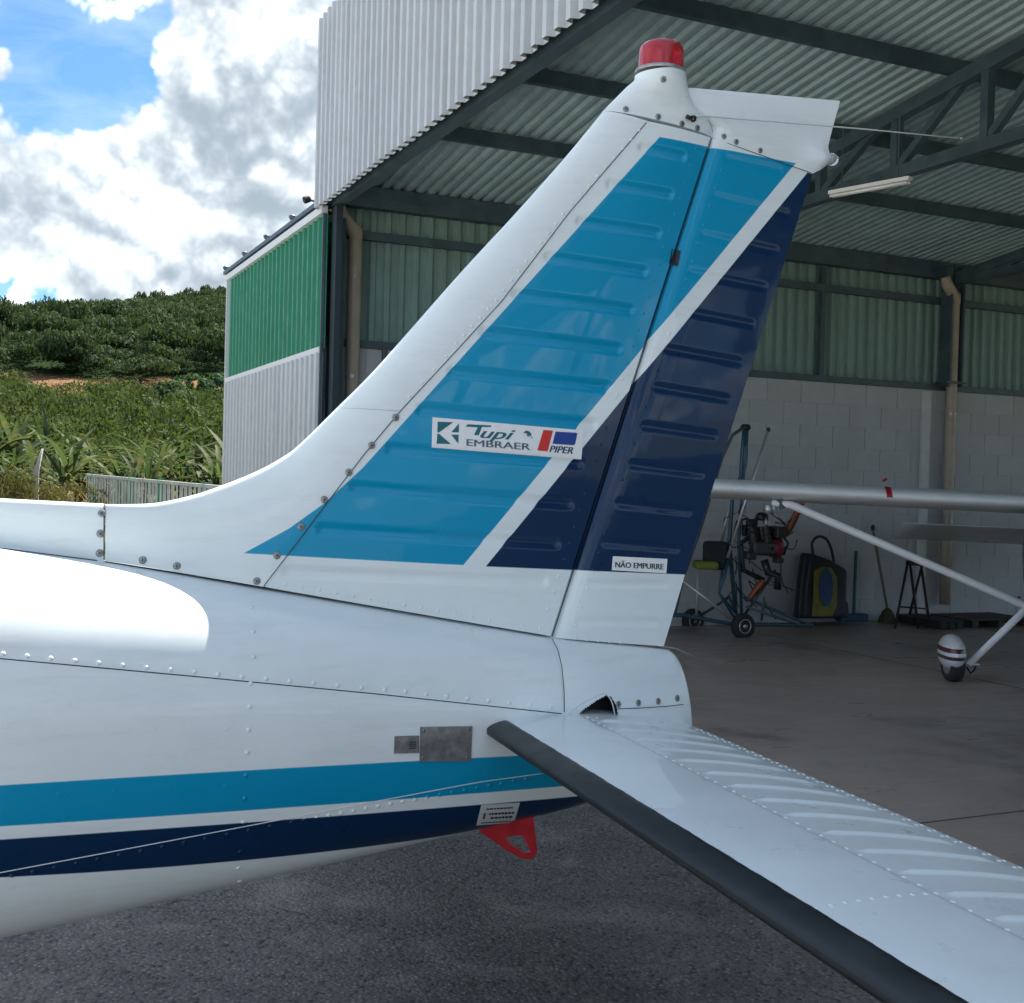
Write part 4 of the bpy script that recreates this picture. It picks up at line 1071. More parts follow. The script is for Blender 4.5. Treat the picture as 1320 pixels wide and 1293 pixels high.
for (u, v, dd, w_, h_, e_) in ((1003, 686, -.03, .10, .10, .16), (966, 716, -.05, .09, .07, .12), (1003, 722, .0, .07, .05, .1), (960, 684, .03, .05, .10, .05)):
    o = MB().box(T_(u, v, dd), _r0 * .97 + _d0 * .24, _z, _d0 * .97 - _r0 * .24, w_, h_, e_).build('engine_accessory', mat('accessory_grey', (.045, .05, .055), .5, .3), trike); bevel(o, .015, 2)
MB().lathe(T_(969, 674, -.1), _r0, [(.02, -.05), (.035, -.04), (.035, .04), (.02, .05)], 10).build('filter', M_black, trike, True)
MB().lathe(T_(982, 671), _z, [(.05, 0), (.055, .01), (.055, .05), (.03, .07)], 14).build('carburettor', M_eng, trike, True)
MB().lathe(T_(991, 662), _z, [(.045, 0), (.05, .005), (.05, .075), (.045, .08)], 16).build('air_filter', M_silver, trike, True)
MB().lathe(T_(1000, 706, -.02), _r0 * .93 - _d0 * .35, [(.07, -.06), (.085, -.05), (.085, .04), (.06, .06), (.02, .075)], 20).build('gearbox', mat('dark_red_housing', (.20, .014, .028), .45), trike, True)
tb('exhaust', [(985, 722), (990, 738), (1003, 742), (1002, 760)], .035, M_eng); tb('exhaust', [(970, 690), (955, 700), (958, 735), (985, 748)], .022, M_eng)
tb('hose', [(965, 668), (950, 672), (946, 690)], .010, M_eng); tb('hose', [(1008, 690), (1016, 700), (1010, 716)], .010, M_eng)
hub = T_(1009, 702, -.05)
for (p, q) in (((1036, 644), (1013, 690)), ((966, 772), (985, 748))):
    a_, b_ = T_(*p, -.06), T_(*q, -.05); d_ = (b_ - a_); L = np.linalg.norm(d_); d_ /= L; sd = np.cross(d_, _d0); sd /= np.linalg.norm(sd); V = []; nn = 10
    for i in range(nn):
        f = i / (nn - 1); wd = .035 * (.55 + .9 * f - .75 * f ** 3); c = a_ + d_ * L * f; n_ = np.cross(d_, sd)
        V += [c - sd * wd, c + n_ * .008, c + sd * wd, c - n_ * .008]
    Fc = [(i * 4 + j, i * 4 + (j + 1) % 4, i * 4 + 4 + (j + 1) % 4, i * 4 + 4 + j) for i in range(nn - 1) for j in range(4)] + [(3, 2, 1, 0), (nn * 4 - 4, nn * 4 - 3, nn * 4 - 2, nn * 4 - 1)]
    mesh('propeller_blade', V, Fc, M_orange, trike, True)
random.seed(4)
wires = MB()
for k in range(34):
    p = (random.uniform(946, 1012), random.uniform(655, 760)); q = (p[0] + random.uniform(-26, 26), p[1] + random.uniform(-25, 30)); m_ = ((p[0] + q[0]) / 2 + random.uniform(-8, 8), (p[1] + q[1]) / 2 + random.uniform(0, 10))
    wires.tube([T_(*c, random.uniform(-.15, .12)) for c in catmull([p, m_, q], 4)], .005, 5)
wires.build('cables', M_eng, trike, kind='stuff')

# sail bag leaning on the wall
def wl(u, v, off): return on_plane(u, v, hp(0, off, 0), E1)
M_bagk = mat('black_nylon', (.014, .018, .022), .6, noise=(12, .4, 4), bump=(14, .4, .03)); M_bagy = mat('yellow_olive_nylon', (.16, .15, .02), .6, noise=(15, .3, 4)); M_bagb = mat('blue_nylon', (.012, .055, .15), .6, noise=(15, .3, 4))
bag = empty('equipment_bag', wl(1058, 800, .35) * np.array([1, 1, 0]), 'tall black bag with yellow and blue oval panel leaning on the block wall', 'bag')
outl = [(1022, 797), (1026, 760), (1032, 712), (1048, 714), (1070, 722), (1092, 735), (1091, 760), (1090, 797)]
def prism_px(name, px, off0, off1, m, parent, bev=.03):
    n = len(px); V = [wl(u, v, off1 if v > 790 else off1 - (790 - v) / 90 * .10) for u, v in px] + [wl(u, v, off0) for u, v in px]
    Fc = [tuple(range(n))[::-1], tuple(range(n, 2 * n))] + [(i, (i + 1) % n, (i + 1) % n + n, i + n) for i in range(n)]
    o = mesh(name, V, Fc, m, parent); 
    if bev: bevel(o, bev, 3)
    return o
prism_px('body', outl, .05, .38, M_bagk, bag)
def oval(cx, cy, rx, ry, n=20, sk=0): return [(cx + rx * math.cos(2 * math.pi * k / n) + sk * math.sin(2 * math.pi * k / n), cy + ry * math.sin(2 * math.pi * k / n)) for k in range(n)]
prism_px('yellow_panel', [(1049, 735), (1058, 730), (1072, 732), (1079, 745), (1079, 780), (1073, 795), (1046, 795), (1048, 770)], .20, .395, M_bagy, bag, .01)
prism_px('blue_panel', oval(1065, 757, 9, 25), .20, .405, M_bagb, bag, .004)
for dx in (0, .02): pass
MB().tube([wl(*p, .26) for p in catmull([(1048, 714), (1047, 700), (1054, 692), (1064, 694), (1071, 706), (1075, 724)], 5)], .013, 6).build('carry_strap', M_bagk, bag, True)
for u in (1030, 1037): MB().tube([wl(u + 8, 718, .33), wl(u + 3, 755, .37), wl(u, 795, .40)], .010, 5).build('side_strap', mat('strap_grey', (.07, .08, .085), .7), bag, True)
prism_px('side_pocket', [(1082, 770), (1093, 776), (1095, 797), (1080, 797)], .1, .36, M_bagk, bag, .02)

# green pole with blue broom head, and a pale broom stick
pole = empty('green_pole', wl(1101, 797, .3) * np.array([1, 1, 0]), 'thin green pole with a blue foot standing against the block wall', 'pole')
MB().tube([wl(1103.5, 711, .06), wl(1100.5, 793, .28)], .016, 8).build('shaft', mat('green_pole_paint', (.02, .12, .13), .5), pole, True)
o = MB().box(wl(1098, 796, .3), E2, E1, _z, .34, .10, .07).build('foot', mat('blue_plastic', (.01, .04, .10), .6), pole); bevel(o, .015, 2)
br = empty('broom', wl(1146, 797, .3) * np.array([1, 1, 0]), 'broom with faded yellow stick and straw head leaning on the wall', 'broom')
MB().tube([wl(1125, 682, .05), wl(1144, 785, .24)], .013, 8).build('stick', mat('faded_yellow_wood', (.16, .16, .10), .7), br, True)
o = MB().lathe(wl(1144, 784, .24), (0, 0, -1), [(.02, 0), (.05, .03), (.085, .11), (.10, .2)], 12).build('head', mat('olive_straw', (.055, .06, .03), .9, noise=(60, .4, 3)), br); MB().lathe(wl(1125, 683, .05), (0, 0, 1), [(.018, 0), (.02, .03), (.01, .05)], 8).build('cap', M_black, br)
# trestle
trs = empty('trestle', wl(1180, 799, .5) * np.array([1, 1, 0]), 'black folding metal trestle beside the white pilaster', 'trestle')
o = MB().beam(wl(1170, 725.5, .5), wl(1190, 727, .5), .05, .045).build('top_bar', M_black, trs)
for (a_, b_, o1, o2) in (((1170, 726), (1154, 797), .5, .65), ((1173, 726), (1184, 799), .52, .70), ((1189, 727), (1170, 799), .5, .28), ((1187, 727), (1199, 800), .5, .62)):
    p, q = wl(*a_, o1), wl(*b_, o2); q[2] = .01; MB().tube([p, q], .013, 6).build('leg', M_black, trs, True)
MB().tube([wl(1158, 782, .6), wl(1196, 785, .6)], .009, 6).build('stretcher', M_black, trs, True)
# clutter along the wall
def floor_box(name, u0, u1, v0, v1, off0, off1, m, label, cat, parts=None):
    a_, b_ = wl(u0, v1, off1), wl(u1, v1, off1); h = abs(wl(u0, v0, off1)[2] - wl(u0, v1, off1)[2]); a_[2] = b_[2] = .012
    c = (a_ + b_) / 2 + E1 * (off1 - off0) / 2; ex_ = b_ - a_; L = np.linalg.norm(ex_)
    root = empty(name, c, label, cat)
    k = 5
    for i in range(3):
        MB().box(c + E2 * (i - 1) * (L / 2 - .06) + np.array([0, 0, h * .4]), E2, E1, _z, .08, off1 - off0, h * .8).build('bearer', m, root)
    for i in range(k):
        f = (i + .5) / k - .5
        MB().box(c + E1 * f * (off1 - off0) + np.array([0, 0, h * .9 + .001]), E2, E1, _z, L, (off1 - off0) / k * .85, h * .2).build('slat', m, root)
    return root
floor_box('pallet', 1212, 1244, 789, 800, .25, .85, mat('dark_wet_wood', (.020, .018, .017), .8), 'low dark wooden pallet lying against the wall beside the downpipe', 'pallet')
floor_box('pallet', 1252, 1330, 791, 801, .25, .8, mat('grey_brown_wood', (.05, .042, .04), .8), 'longer grey brown pallet lying under the parked airplane', 'pallet')
ts_ = float(np.dot(wl(1298, 790, .4) - P0, E2))
btl = empty('bottle', hp(ts_, .55, .17), 'small white bottle standing on the longer pallet', 'bottle')
MB().lathe(hp(ts_, .55, .115), _z, [(.03, 0), (.035, .01), (.035, .09), (.015, .12), (.015, .14)], 12).build('body', mat('white_plastic', (.7, .7, .7), .4), btl, True); MB().lathe(hp(ts_, .55, .255), _z, [(.018, 0), (.018, .02), (.01, .022)], 10).build('cap', M_red, btl, True)

# ---- high-wing ultralight parked in the hangar (its fuselage is mostly outside the picture)
M_wingc = mat('white_fabric_wing', (.82, .84, .84), .35, coat=.2, noise=(4, .06, 4)); M_strut = mat('white_strut', (.83, .84, .84), .35, coat=.2)
ult = empty('ultralight_airplane', at(1420, 880, 8.6) * np.array([1, 1, 0]), 'white strut-braced high-wing ultralight parked inside the hangar', 'airplane')
WT, WR = at(655, 616, 8.9), at(1500, 657, 8.35)     # wing leading-edge line (tip, centre)
wd_ = (WR - WT) / np.linalg.norm(WR - WT); chord_d = np.cross(_z, wd_); chord_d /= np.linalg.norm(chord_d)
if np.dot(chord_d, _d0) < 0: chord_d = -chord_d
def wing(name, A, B, chord, thick, m, parent, droop=.10, lesc=1.0):
    n = 22; V = []; f_ = np.linspace(0, 1, n); x_ = (1 - np.cos(np.pi * f_)) / 2
    t_ = thick * (1.48 * np.sqrt(x_) - .63 * x_ - 1.76 * x_ ** 2 + 1.42 * x_ ** 3 - .51 * x_ ** 4) / .5
    loop = [(x, +tt_, k) for k, (x, tt_) in enumerate(zip(x_, t_))] + [(x, -tt_ * .75, k) for k, (x, tt_) in list(enumerate(zip(x_, t_)))[::-1][1:-1]]
    stations = np.linspace(0, 1, 16)
    for s_ in stations:
        c0 = A + (B - A) * s_; k = 1.0 if s_ > .03 else .75
        for (x, h, _) in loop: V.append(c0 + chord_d * (chord * (x * k + (1 - k) * .3)) + _z * (h * k - droop * x))
    nl_ = len(loop); Fc = [(i * nl_ + j, i * nl_ + (j + 1) % nl_, (i + 1) * nl_ + (j + 1) % nl_, (i + 1) * nl_ + j) for i in range(len(stations) - 1) for j in range(nl_)]
    Fc += [tuple(range(nl_))[::-1], tuple((len(stations) - 1) * nl_ + j for j in range(nl_))]
    return mesh(name, V, Fc, m, parent, True)
W1 = wing('wing', WT, WR, 1.25, .085, M_wingc, ult, .05); smooth_by_angle(W1, 60)
wing('wing', WR + wd_ * .002, WR + (WR - WT), 1.25, .085, M_wingc, ult, .05)
# red mark on the wing leading edge
B_w = bvh_of(W1)
patch('red_mark', B_w, [(1140, 618.5), (1146, 618), (1151, 641), (1143.5, 641)], mat('red_tape', (.40, .015, .03), .5), W1, .003, 12)
MB().tube([at(1138, 620, 8.50), at(1143, 617, 8.50)], .010, 6).build('red_pin', mat('red_tape'), W1)
MB().tube([at(995, 648, 8.85), at(1020, 651, 8.83), at(1320, 780, 8.45), at(1395, 812, 8.4)], [.022, .03, .03, .03], 10).build('strut', M_strut, ult, True)
MB().tube([at(1003.5, 643, 8.84), at(1009, 656, 8.83)], .022, 8).build('strut_fitting', M_steel, ult)
MB().tube([at(1248, 857, 8.3), at(1320, 788, 8.4), at(1382, 735, 8.6)], [.024, .026, .028], 10).build('gear_leg', M_strut, ult, True)
MB().tube([at(1241, 855, 8.3), at(1262, 857, 8.3)], .014, 8).build('axle', M_silver, ult, True)
MB().tube([at(1246, 860, 8.32), at(1251, 868, 8.32), at(1256, 864, 8.32), at(1258, 857, 8.32)], .007, 6).build('brake_line', M_black, ult, True)
wc = at(1228.5, 855, 8.30); wc[2] = .125
uw_ = wheel(ult, wc, _r0, .122, .105)
def fairing(c, m):
    V = []; n1_, n2_ = 22, 24
    for i in range(n1_):
        f = i / (n1_ - 1); x = -.16 + .42 * f; r_ = math.sqrt(max(0, 1 - (2 * f - 1) ** 2)) ** .8 if 0 < f < 1 else 0.001
        for j in range(n2_):
            th = 2 * math.pi * j / n2_; zz = .075 + .125 * r_ * math.sin(th); zz = max(zz, .0) if False else zz
            V.append(c + chord_d * x + _r0 * (.086 * r_ * math.cos(th)) + _z * max(zz, -.035 * r_))
    o = mesh('wheel_fairing', V, [(i * n2_ + j, i * n2_ + (j + 1) % n2_, (i + 1) * n2_ + (j + 1) % n2_, (i + 1) * n2_ + j) for i in range(n1_ - 1) for j in range(n2_)], m, ult, True); return o
def band_mat():
    m = bpy.data.materials.new('fairing_paint'); m.use_nodes = True; t = NT(m.node_tree); b = t.n['Principled BSDF']
    geo = t.node('ShaderNodeNewGeometry'); sx = t.node('ShaderNodeSeparateXYZ'); t.l.new(geo.outputs['Position'], sx.inputs[0]); Zp = sx.outputs[2]
    def band(a_, b_): return t.m('MULTIPLY', t.m('GREATER_THAN', Zp, a_), t.m('LESS_THAN', Zp, b_))
    c = t.mix(band(.215, .245), (.70, .71, .72), (.02, .015, .02)); c = t.mix(band(.226, .234), c, (.25, .01, .02)); c = t.mix(band(.165, .190), c, (.06, .05, .055))
    t.l.new(c, b.inputs['Base Color']); b.inputs['Roughness'].default_value = .3; b.inputs['Coat Weight'].default_value = .5; return m
fairing(wc, band_mat())
# tailplane and fuselage
TT, TR = at(1166, 674, 11.2), at(1500, 690, 10.9)
wing('tailplane', TT, TR, .62, .018, M_wingc, ult, .17)
V = []; NF = 20
fsec = [(at(1370, 740, 7.6), .12, .15), (at(1374, 725, 8.0), .27, .36), (at(1377, 715, 8.6), .33, .50), (at(1382, 712, 9.3), .33, .50), (at(1440, 705, 10.2), .17, .28), (at(1460, 695, 11.6), .06, .12)]
for (c, a_, b_) in fsec:
    for j in range(NF):
        th = 2 * math.pi * j / NF; V.append(c + _r0 * a_ * math.copysign(abs(math.cos(th)) ** .8, math.cos(th)) + _z * b_ * math.copysign(abs(math.sin(th)) ** .8, math.sin(th)))
Fc = [(i * NF + j, i * NF + (j + 1) % NF, (i + 1) * NF + (j + 1) % NF, (i + 1) * NF + j) for i in range(len(fsec) - 1) for j in range(NF)] + [tuple(range(NF))[::-1]]
mesh('fuselage', V, Fc, mat('dark_green_grey_fabric', (.04, .06, .06), .4, coat=.4), ult, True)

# ------------------------------------------------------------------ LANDSCAPE
def smoothstep(a, b, x): t = np.clip((x - a) / (b - a), 0, 1); return t * t * (3 - 2 * t)
def vnoise(x, y, seed=0):
    xi_, yi_ = np.floor(x).astype(int), np.floor(y).astype(int); fx, fy = x - xi_, y - yi_; fx = fx * fx * (3 - 2 * fx); fy = fy * fy * (3 - 2 * fy)
    h = lambda a, b: np.modf(np.sin(a * 127.1 + b * 311.7 + seed * 17.3) * 43758.5453)[0]
    return (h(xi_, yi_) * (1 - fx) + h(xi_ + 1, yi_) * fx) * (1 - fy) + (h(xi_, yi_ + 1) * (1 - fx) + h(xi_ + 1, yi_ + 1) * fx) * fy
def terrain(x, y):
    """height of the land, x to the side, y away from the camera"""
    x, y = np.asarray(x, float), np.asarray(y, float)
    d = y
    z = np.interp(d, [0, 30, 45, 60, 95, 124, 135, 142, 165, 285, 330, 420, 800], [-.05, -.05, .35, 1.5, 4.4, 7.2, 10.8, 12.3, 17.6, 32.0, 33.0, 24, 8])
    z = z + np.clip(.19 * (x - 29) + 7.3, -14, 13) * smoothstep(150, 285, d)
    z = z + (vnoise(x / 40, y / 40, 1) - .0) * 2.2 * smoothstep(90, 200, d) + (vnoise(x / 12, y / 12, 2)) * .7 * smoothstep(50, 90, d)
    return z * smoothstep(900, 400, np.abs(x))
gx = np.r_[np.linspace(-300, -45, 30), np.linspace(-42, 75, 90), np.linspace(80, 300, 26)]; gy = np.linspace(34, 520, 170)
GX, GY = np.meshgrid(gx, gy, indexing='ij'); GZ = terrain(GX, GY)
def hill_mat():
    m = bpy.data.materials.new('hill_soil'); m.use_nodes = True; t = NT(m.node_tree); b = t.n['Principled BSDF']
    geo = t.node('ShaderNodeNewGeometry'); P = geo.outputs['Position']
    n_ = t.noise(P, .09, 7, .65); n2_ = t.noise(P, .8, 6, .65)
    g = t.mix(t.mr(n2_, .35, .7), (.03, .055, .016), (.085, .10, .03)); red = t.mix(t.mr(n2_, .3, .7), (.10, .052, .033), (.18, .110, .068))
    sx = t.node('ShaderNodeSeparateXYZ'); t.l.new(P, sx.inputs[0])
    band = t.m('MULTIPLY', t.mr(sx.outputs[1], 108, 116), t.mr(sx.outputs[1], 150, 160, 1, 0))
    k = t.m('MULTIPLY', band, t.mr(t.noise(P, .15, 6, .7), .26, .42))
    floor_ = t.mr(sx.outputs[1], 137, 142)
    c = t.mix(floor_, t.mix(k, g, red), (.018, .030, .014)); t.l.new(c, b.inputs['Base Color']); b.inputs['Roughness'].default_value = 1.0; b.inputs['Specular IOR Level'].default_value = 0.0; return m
struct(mesh('hill', np.stack([GX, GY, GZ], -1).reshape(-1, 3), grid_faces(len(gx), len(gy), 0, True), hill_mat(), None, True))

def leaf_mat(name, cols, trans=.25):
    m = bpy.data.materials.new(name); m.use_nodes = True; t = NT(m.node_tree); b = t.n['Principled BSDF']
    geo = t.node('ShaderNodeNewGeometry'); P = geo.outputs['Position']
    f = t.mr(t.noise(P, .22, 3, .6), .32, .68); rnd = geo.outputs['Random Per Island']
    c = t.mix(f, cols[0], cols[1]); c = t.mix(t.m('MULTIPLY', rnd, .6), c, cols[2])
    t.l.new(c, b.inputs['Base Color']); b.inputs['Roughness'].default_value = .85; b.inputs['Specular IOR Level'].default_value = .12
    tr = t.node('ShaderNodeBsdfTranslucent'); t.l.new(t.mix(.5, c, (.12, .17, .02)), tr.inputs[0]); mx = t.node('ShaderNodeMixShader'); mx.inputs[0].default_value = trans
    out = t.n['Material Output']; t.l.new(b.outputs[0], mx.inputs[1]); t.l.new(tr.outputs[0], mx.inputs[2]); t.l.new(mx.outputs[0], out.inputs[0]); return m
M_for = leaf_mat('forest_leaves', ((.016, .040, .022), (.058, .088, .040), (.030, .056, .028)), .18)
M_scrub = leaf_mat('scrub_leaves', ((.018, .040, .014), (.062, .080, .026), (.036, .060, .020)))
M_dark = leaf_mat('dark_round_leaves', ((.012, .045, .024), (.022, .070, .034), (.02, .06, .03)))
M_bark = mat('grey_bark', (.14, .12, .10), .9)
def crown(seed, Rr, H, nl, lobes=8, flat=.55, leaf=.55, low=.55):
    g = np.random.default_rng(seed); L = []
    for k in range(lobes):
        an = g.uniform(0, 2 * np.pi); rr_ = Rr * g.uniform(.1, .72); L.append((rr_ * np.cos(an), rr_ * np.sin(an), H * g.uniform(low, .98), Rr * g.uniform(.30, .52)))
    L = np.array(L); idx = g.integers(0, lobes, nl); c = L[idx]
    d = g.normal(size=(nl, 3)); d[:, 2] = np.abs(d[:, 2]) * .9 - .15; d /= np.linalg.norm(d, axis=1)[:, None]
    rad = c[:, 3] * g.uniform(.72, 1.05, nl)
    C = np.stack([c[:, 0] + d[:, 0] * rad, c[:, 1] + d[:, 1] * rad, c[:, 2] + d[:, 2] * rad * flat], 1)
    nrm = d * 1.0 + g.normal(size=(nl, 3)) * .30; nrm /= np.linalg.norm(nrm, axis=1)[:, None]
    a_ = np.cross(nrm, g.normal(size=(nl, 3))); a_ /= np.linalg.norm(a_, axis=1)[:, None]; b_ = np.cross(nrm, a_)
    s_ = leaf * g.uniform(.6, 1.4, nl)[:, None]
    Q = np.stack([C - a_ * s_, C - b_ * s_ * .6, C + a_ * s_, C + b_ * s_ * .6], 1)
    return Q.reshape(-1, 3)
def dome(seed, nl, leaf, lobes=16, br=.30):
    g = np.random.default_rng(seed); an = g.uniform(0, 6.283, lobes); r_ = np.sqrt(g.uniform(0, 1, lobes)) * .72; L = np.stack([r_ * np.cos(an), r_ * np.sin(an), .24 + .58 * np.sqrt(1 - r_ ** 2) * g.uniform(.75, 1.1, lobes)], 1); rad = g.uniform(.7, 1.25, lobes) * br
    idx = g.integers(0, lobes, nl); d = g.normal(size=(nl, 3)); d[:, 2] = np.abs(d[:, 2]) - .25; d /= np.linalg.norm(d, axis=1)[:, None]
    C = L[idx] + d * (rad[idx] * g.uniform(.8, 1.03, nl))[:, None] * np.array([1, 1, .62])
    nrm = d + g.normal(size=(nl, 3)) * .32; nrm /= np.linalg.norm(nrm, axis=1)[:, None]
    a_ = np.cross(nrm, g.normal(size=(nl, 3))); a_ /= np.linalg.norm(a_, axis=1)[:, None]; b_ = np.cross(nrm, a_); s_ = leaf * g.uniform(.6, 1.4, nl)[:, None]
    return np.stack([C - a_ * s_, C - b_ * s_ * .65, C + a_ * s_, C + b_ * s_ * .65], 1).reshape(-1, 3)
def quads_mesh(name, V, m, parent=None, kind=None):
    n = len(V) // 4; me = bpy.data.meshes.new(name); me.vertices.add(len(V)); me.vertices.foreach_set('co', np.asarray(V, np.float32).ravel())
    me.loops.add(n * 4); me.loops.foreach_set('vertex_index', np.arange(n * 4)); me.polygons.add(n); me.polygons.foreach_set('loop_start', np.arange(n) * 4); me.polygons.foreach_set('loop_total', np.full(n, 4))
    me.materials.append(m); me.update(); me.validate()
    o = bpy.data.objects.new(name, me); link(o, parent)
    if kind: o['kind'] = kind
    return o
tmpl = [dome(s_, 460, .060) for s_ in range(8)]; tmpl2 = [crown(s_ + 30, 1.0, 1.0, 850, 11, .6, .042, .3) for s_ in range(8)]
def scatter(n, xr, yr, size, hgt, keep, seed, TM=None):
    TM = TM or tmpl
    g = np.random.default_rng(seed); out = []; pts = []
    ntry = 0
    while len(pts) < n and ntry < n * 20:
        ntry += 1; x, y = g.uniform(*xr), g.uniform(*yr)
        if keep and not keep(x, y, g): continue
        pts.append((x, y))
    for (x, y) in pts:
        q = TM[g.integers(0, 8)]; an = g.uniform(0, 6.28); c, s_ = np.cos(an), np.sin(an); k = g.uniform(*size); h = g.uniform(*hgt)
        P = np.stack([(q[:, 0] * c - q[:, 1] * s_) * k, (q[:, 0] * s_ + q[:, 1] * c) * k, q[:, 2] * h], 1)
        out.append(P + np.array([x, y, float(terrain(x, y)) - .2]))
    return np.concatenate(out)
def in_cone(x, y, lo=-.15, hi=.15): return lo < x / (y + 2.34) < hi
def wood_keep(x, y, g): return in_cone(x, y) and y > 140 + 3 * math.sin(x * .11)
FV = scatter(1500, (-55, 55), (138, 312), (1.7, 3.3), (3.0, 6.0), wood_keep, 11)
FV = np.concatenate([FV, scatter(80, (-30, 30), (133, 145), (1.4, 2.6), (2.0, 3.6), lambda x, y, g: in_cone(x, y) and y > 138 - 4 * math.sin(x * .3), 19)])
quads_mesh('forest', FV, M_for, None, 'stuff'); 
def scrub_keep(x, y, g):
    if not in_cone(x, y): return False
    r_ = x / (y + 2.34)
    if y > 104 and -.05 < r_ < .0: return g.random() < .05
    if y > 108 and .02 <= r_ < .09: return g.random() < .12
    return True
SV = scatter(330, (-20, 20), (40, 126), (1.0, 3.0), (1.2, 3.6), scrub_keep, 12, tmpl2)
quads_mesh('undergrowth', SV, M_scrub, None, 'stuff')
for nm, lb in (('forest', 'dense dark green forest covering the hillside'), ('undergrowth', 'bushy light green scrub below the bare earth bank')):
    o = bpy.data.objects[nm]; o['label'] = lb; o['category'] = 'forest' if nm == 'forest' else 'shrubs'
# single trees that stand out
def tree(x, y, h, Rr, seed, m, label, group, name='tree', z=None, trunk=True, nl=700, leaf=.42, base=.35):
    zz = float(terrain(x, y)) if z is None else z; root = empty(name, (x, y, zz), label, 'tree', group)
    q = dome(seed, nl, leaf / Rr * .62, 7, .34); q[:, :2] *= Rr
    q[:, 2] = zz + h * base + (q[:, 2] - .2) / .85 * h * (1 - base)
    q[:, 0] += x; q[:, 1] += y
    quads_mesh('crown', q, m, root)
    g = np.random.default_rng(seed); mb = MB().tube([(x, y, zz - .3), (x + .1, y, zz + h * .4), (x + g.uniform(-.3, .3), y, zz + h * .8)], [.22, .16, .05], 7)
    for k in range(5):
        an = g.uniform(0, 6.28); mb.tube([(x + .08, y, zz + h * (.35 + .06 * k)), (x + math.cos(an) * Rr * .6, y + math.sin(an) * Rr * .6, zz + h * (.6 + .06 * k))], [.08, .03], 5)
    mb.build('trunk', M_bark, root, True); return root
for i, (u, d_, h, Rr) in enumerate([(45, 296, 9, 3.6), (62, 299, 10.5, 3.4), (90, 297, 10.5, 3.0), (108, 300, 10.5, 3.5), (126, 296, 8.5, 3.6), (166, 300, 9, 2.8), (178, 296, 12.0, 2.2), (198, 298, 12.5, 3.0), (216, 301, 10, 3.4), (242, 298, 11.5, 2.8), (262, 300, 12.0, 2.6), (283, 298, 11, 2.8), (303, 300, 10.5, 4.0), (20, 297, 9, 3.0)]):
    dr = ray(u, 480); k = (d_ + 2.34) / dr[1]; tree(dr[0] * k, d_, h * .74, Rr * .80, 40 + i, M_for, 'tall dark tree standing out along the wooded ridge line', 'trees along the ridge', nl=520, leaf=.22, base=.45)
for i, (u, v, d_, Rr) in enumerate([(222, 519, 100, 1.75), (250, 514, 104, 2.1), (282, 513, 106, 2.1), (236, 530, 92, 1.4)]):
    dr = ray(u, v); k = (d_ + 2.34) / dr[1]; x = dr[0] * k; zc = CAM[2] + dr[2] * k; zg = float(terrain(x, d_))
    g = np.random.default_rng(90 + i); n_ = 900; dd = g.normal(size=(n_, 3)); dd /= np.linalg.norm(dd, axis=1)[:, None]; C = dd * Rr * (1 + .12 * np.sin(dd[:, :1] * 9 + i) * np.cos(dd[:, 2:] * 8)) * g.uniform(.82, 1.04, (n_, 1)) + np.array([x, d_, zc])
    nn_ = dd + g.normal(size=(n_, 3)) * .5; nn_ /= np.linalg.norm(nn_, axis=1)[:, None]; a_ = np.cross(nn_, g.normal(size=(n_, 3))); a_ /= np.linalg.norm(a_, axis=1)[:, None]; b_ = np.cross(nn_, a_); s_ = .24
    root = empty('round_tree', (x, d_, zg), 'round dark green tree beside the bare earth bank', 'tree', 'round dark trees below the bank')
    quads_mesh('crown', np.stack([C - a_ * s_, C - b_ * s_ * .7, C + a_ * s_, C + b_ * s_ * .7], 1).reshape(-1, 3), M_dark, root)
    MB().tube([(x, d_, zg - .2), (x, d_, zc)], [.15, .08], 6).build('trunk', M_bark, root, True)

# banana-like plants in front of the hill: every leaf a part
def leafblade_mat(name, c1, c2):
    m = bpy.data.materials.new(name); m.use_nodes = True; t = NT(m.node_tree); b = t.n['Principled BSDF']; oi = t.node('ShaderNodeObjectInfo')
    c = t.mix(oi.outputs['Random'], c1, c2); geo = t.node('ShaderNodeNewGeometry'); c = t.mix(t.mr(t.noise(geo.outputs['Position'], 6, 4, .6), .55, .75), c, (.16, .11, .05))
    t.l.new(c, b.inputs['Base Color']); b.inputs['Roughness'].default_value = .75; b.inputs['Specular IOR Level'].default_value = .2
    tr = t.node('ShaderNodeBsdfTranslucent'); t.l.new(c, tr.inputs[0]); mx = t.node('ShaderNodeMixShader'); mx.inputs[0].default_value = .4
    out = t.n['Material Output']; t.l.new(b.outputs[0], mx.inputs[1]); t.l.new(tr.outputs[0], mx.inputs[2]); t.l.new(mx.outputs[0], out.inputs[0]); return m
M_ban = leafblade_mat('banana_leaf', (.016, .042, .012), (.075, .10, .028)); M_dry = leafblade_mat('dry_leaf', (.10, .060, .028), (.22, .15, .07))
def blade_mesh(seed, L, wd, bend, m):
    g = np.random.default_rng(seed); n = 9; V = []
    for i in range(n):
        f = i / (n - 1); z = L * (f - bend * .35 * f ** 3); y = L * bend * f ** 2 * .8; hw = wd * (math.sin(math.pi * min(1, f * .93 + .06)) ** .7) * (0.12 if f < .18 else 1)
        V += [(-hw, y + .25 * hw, z), (0, y, z - .02), (hw, y + .25 * hw, z)]
    me = bpy.data.meshes.new('leaf'); me.from_pydata(V, [], [(3 * i + j, 3 * i + j + 1, 3 * i + j + 4, 3 * i + j + 3) for i in range(n - 1) for j in range(2)]); me.materials.append(m)
    me.polygons.foreach_set('use_smooth', [True] * len(me.polygons)); return me
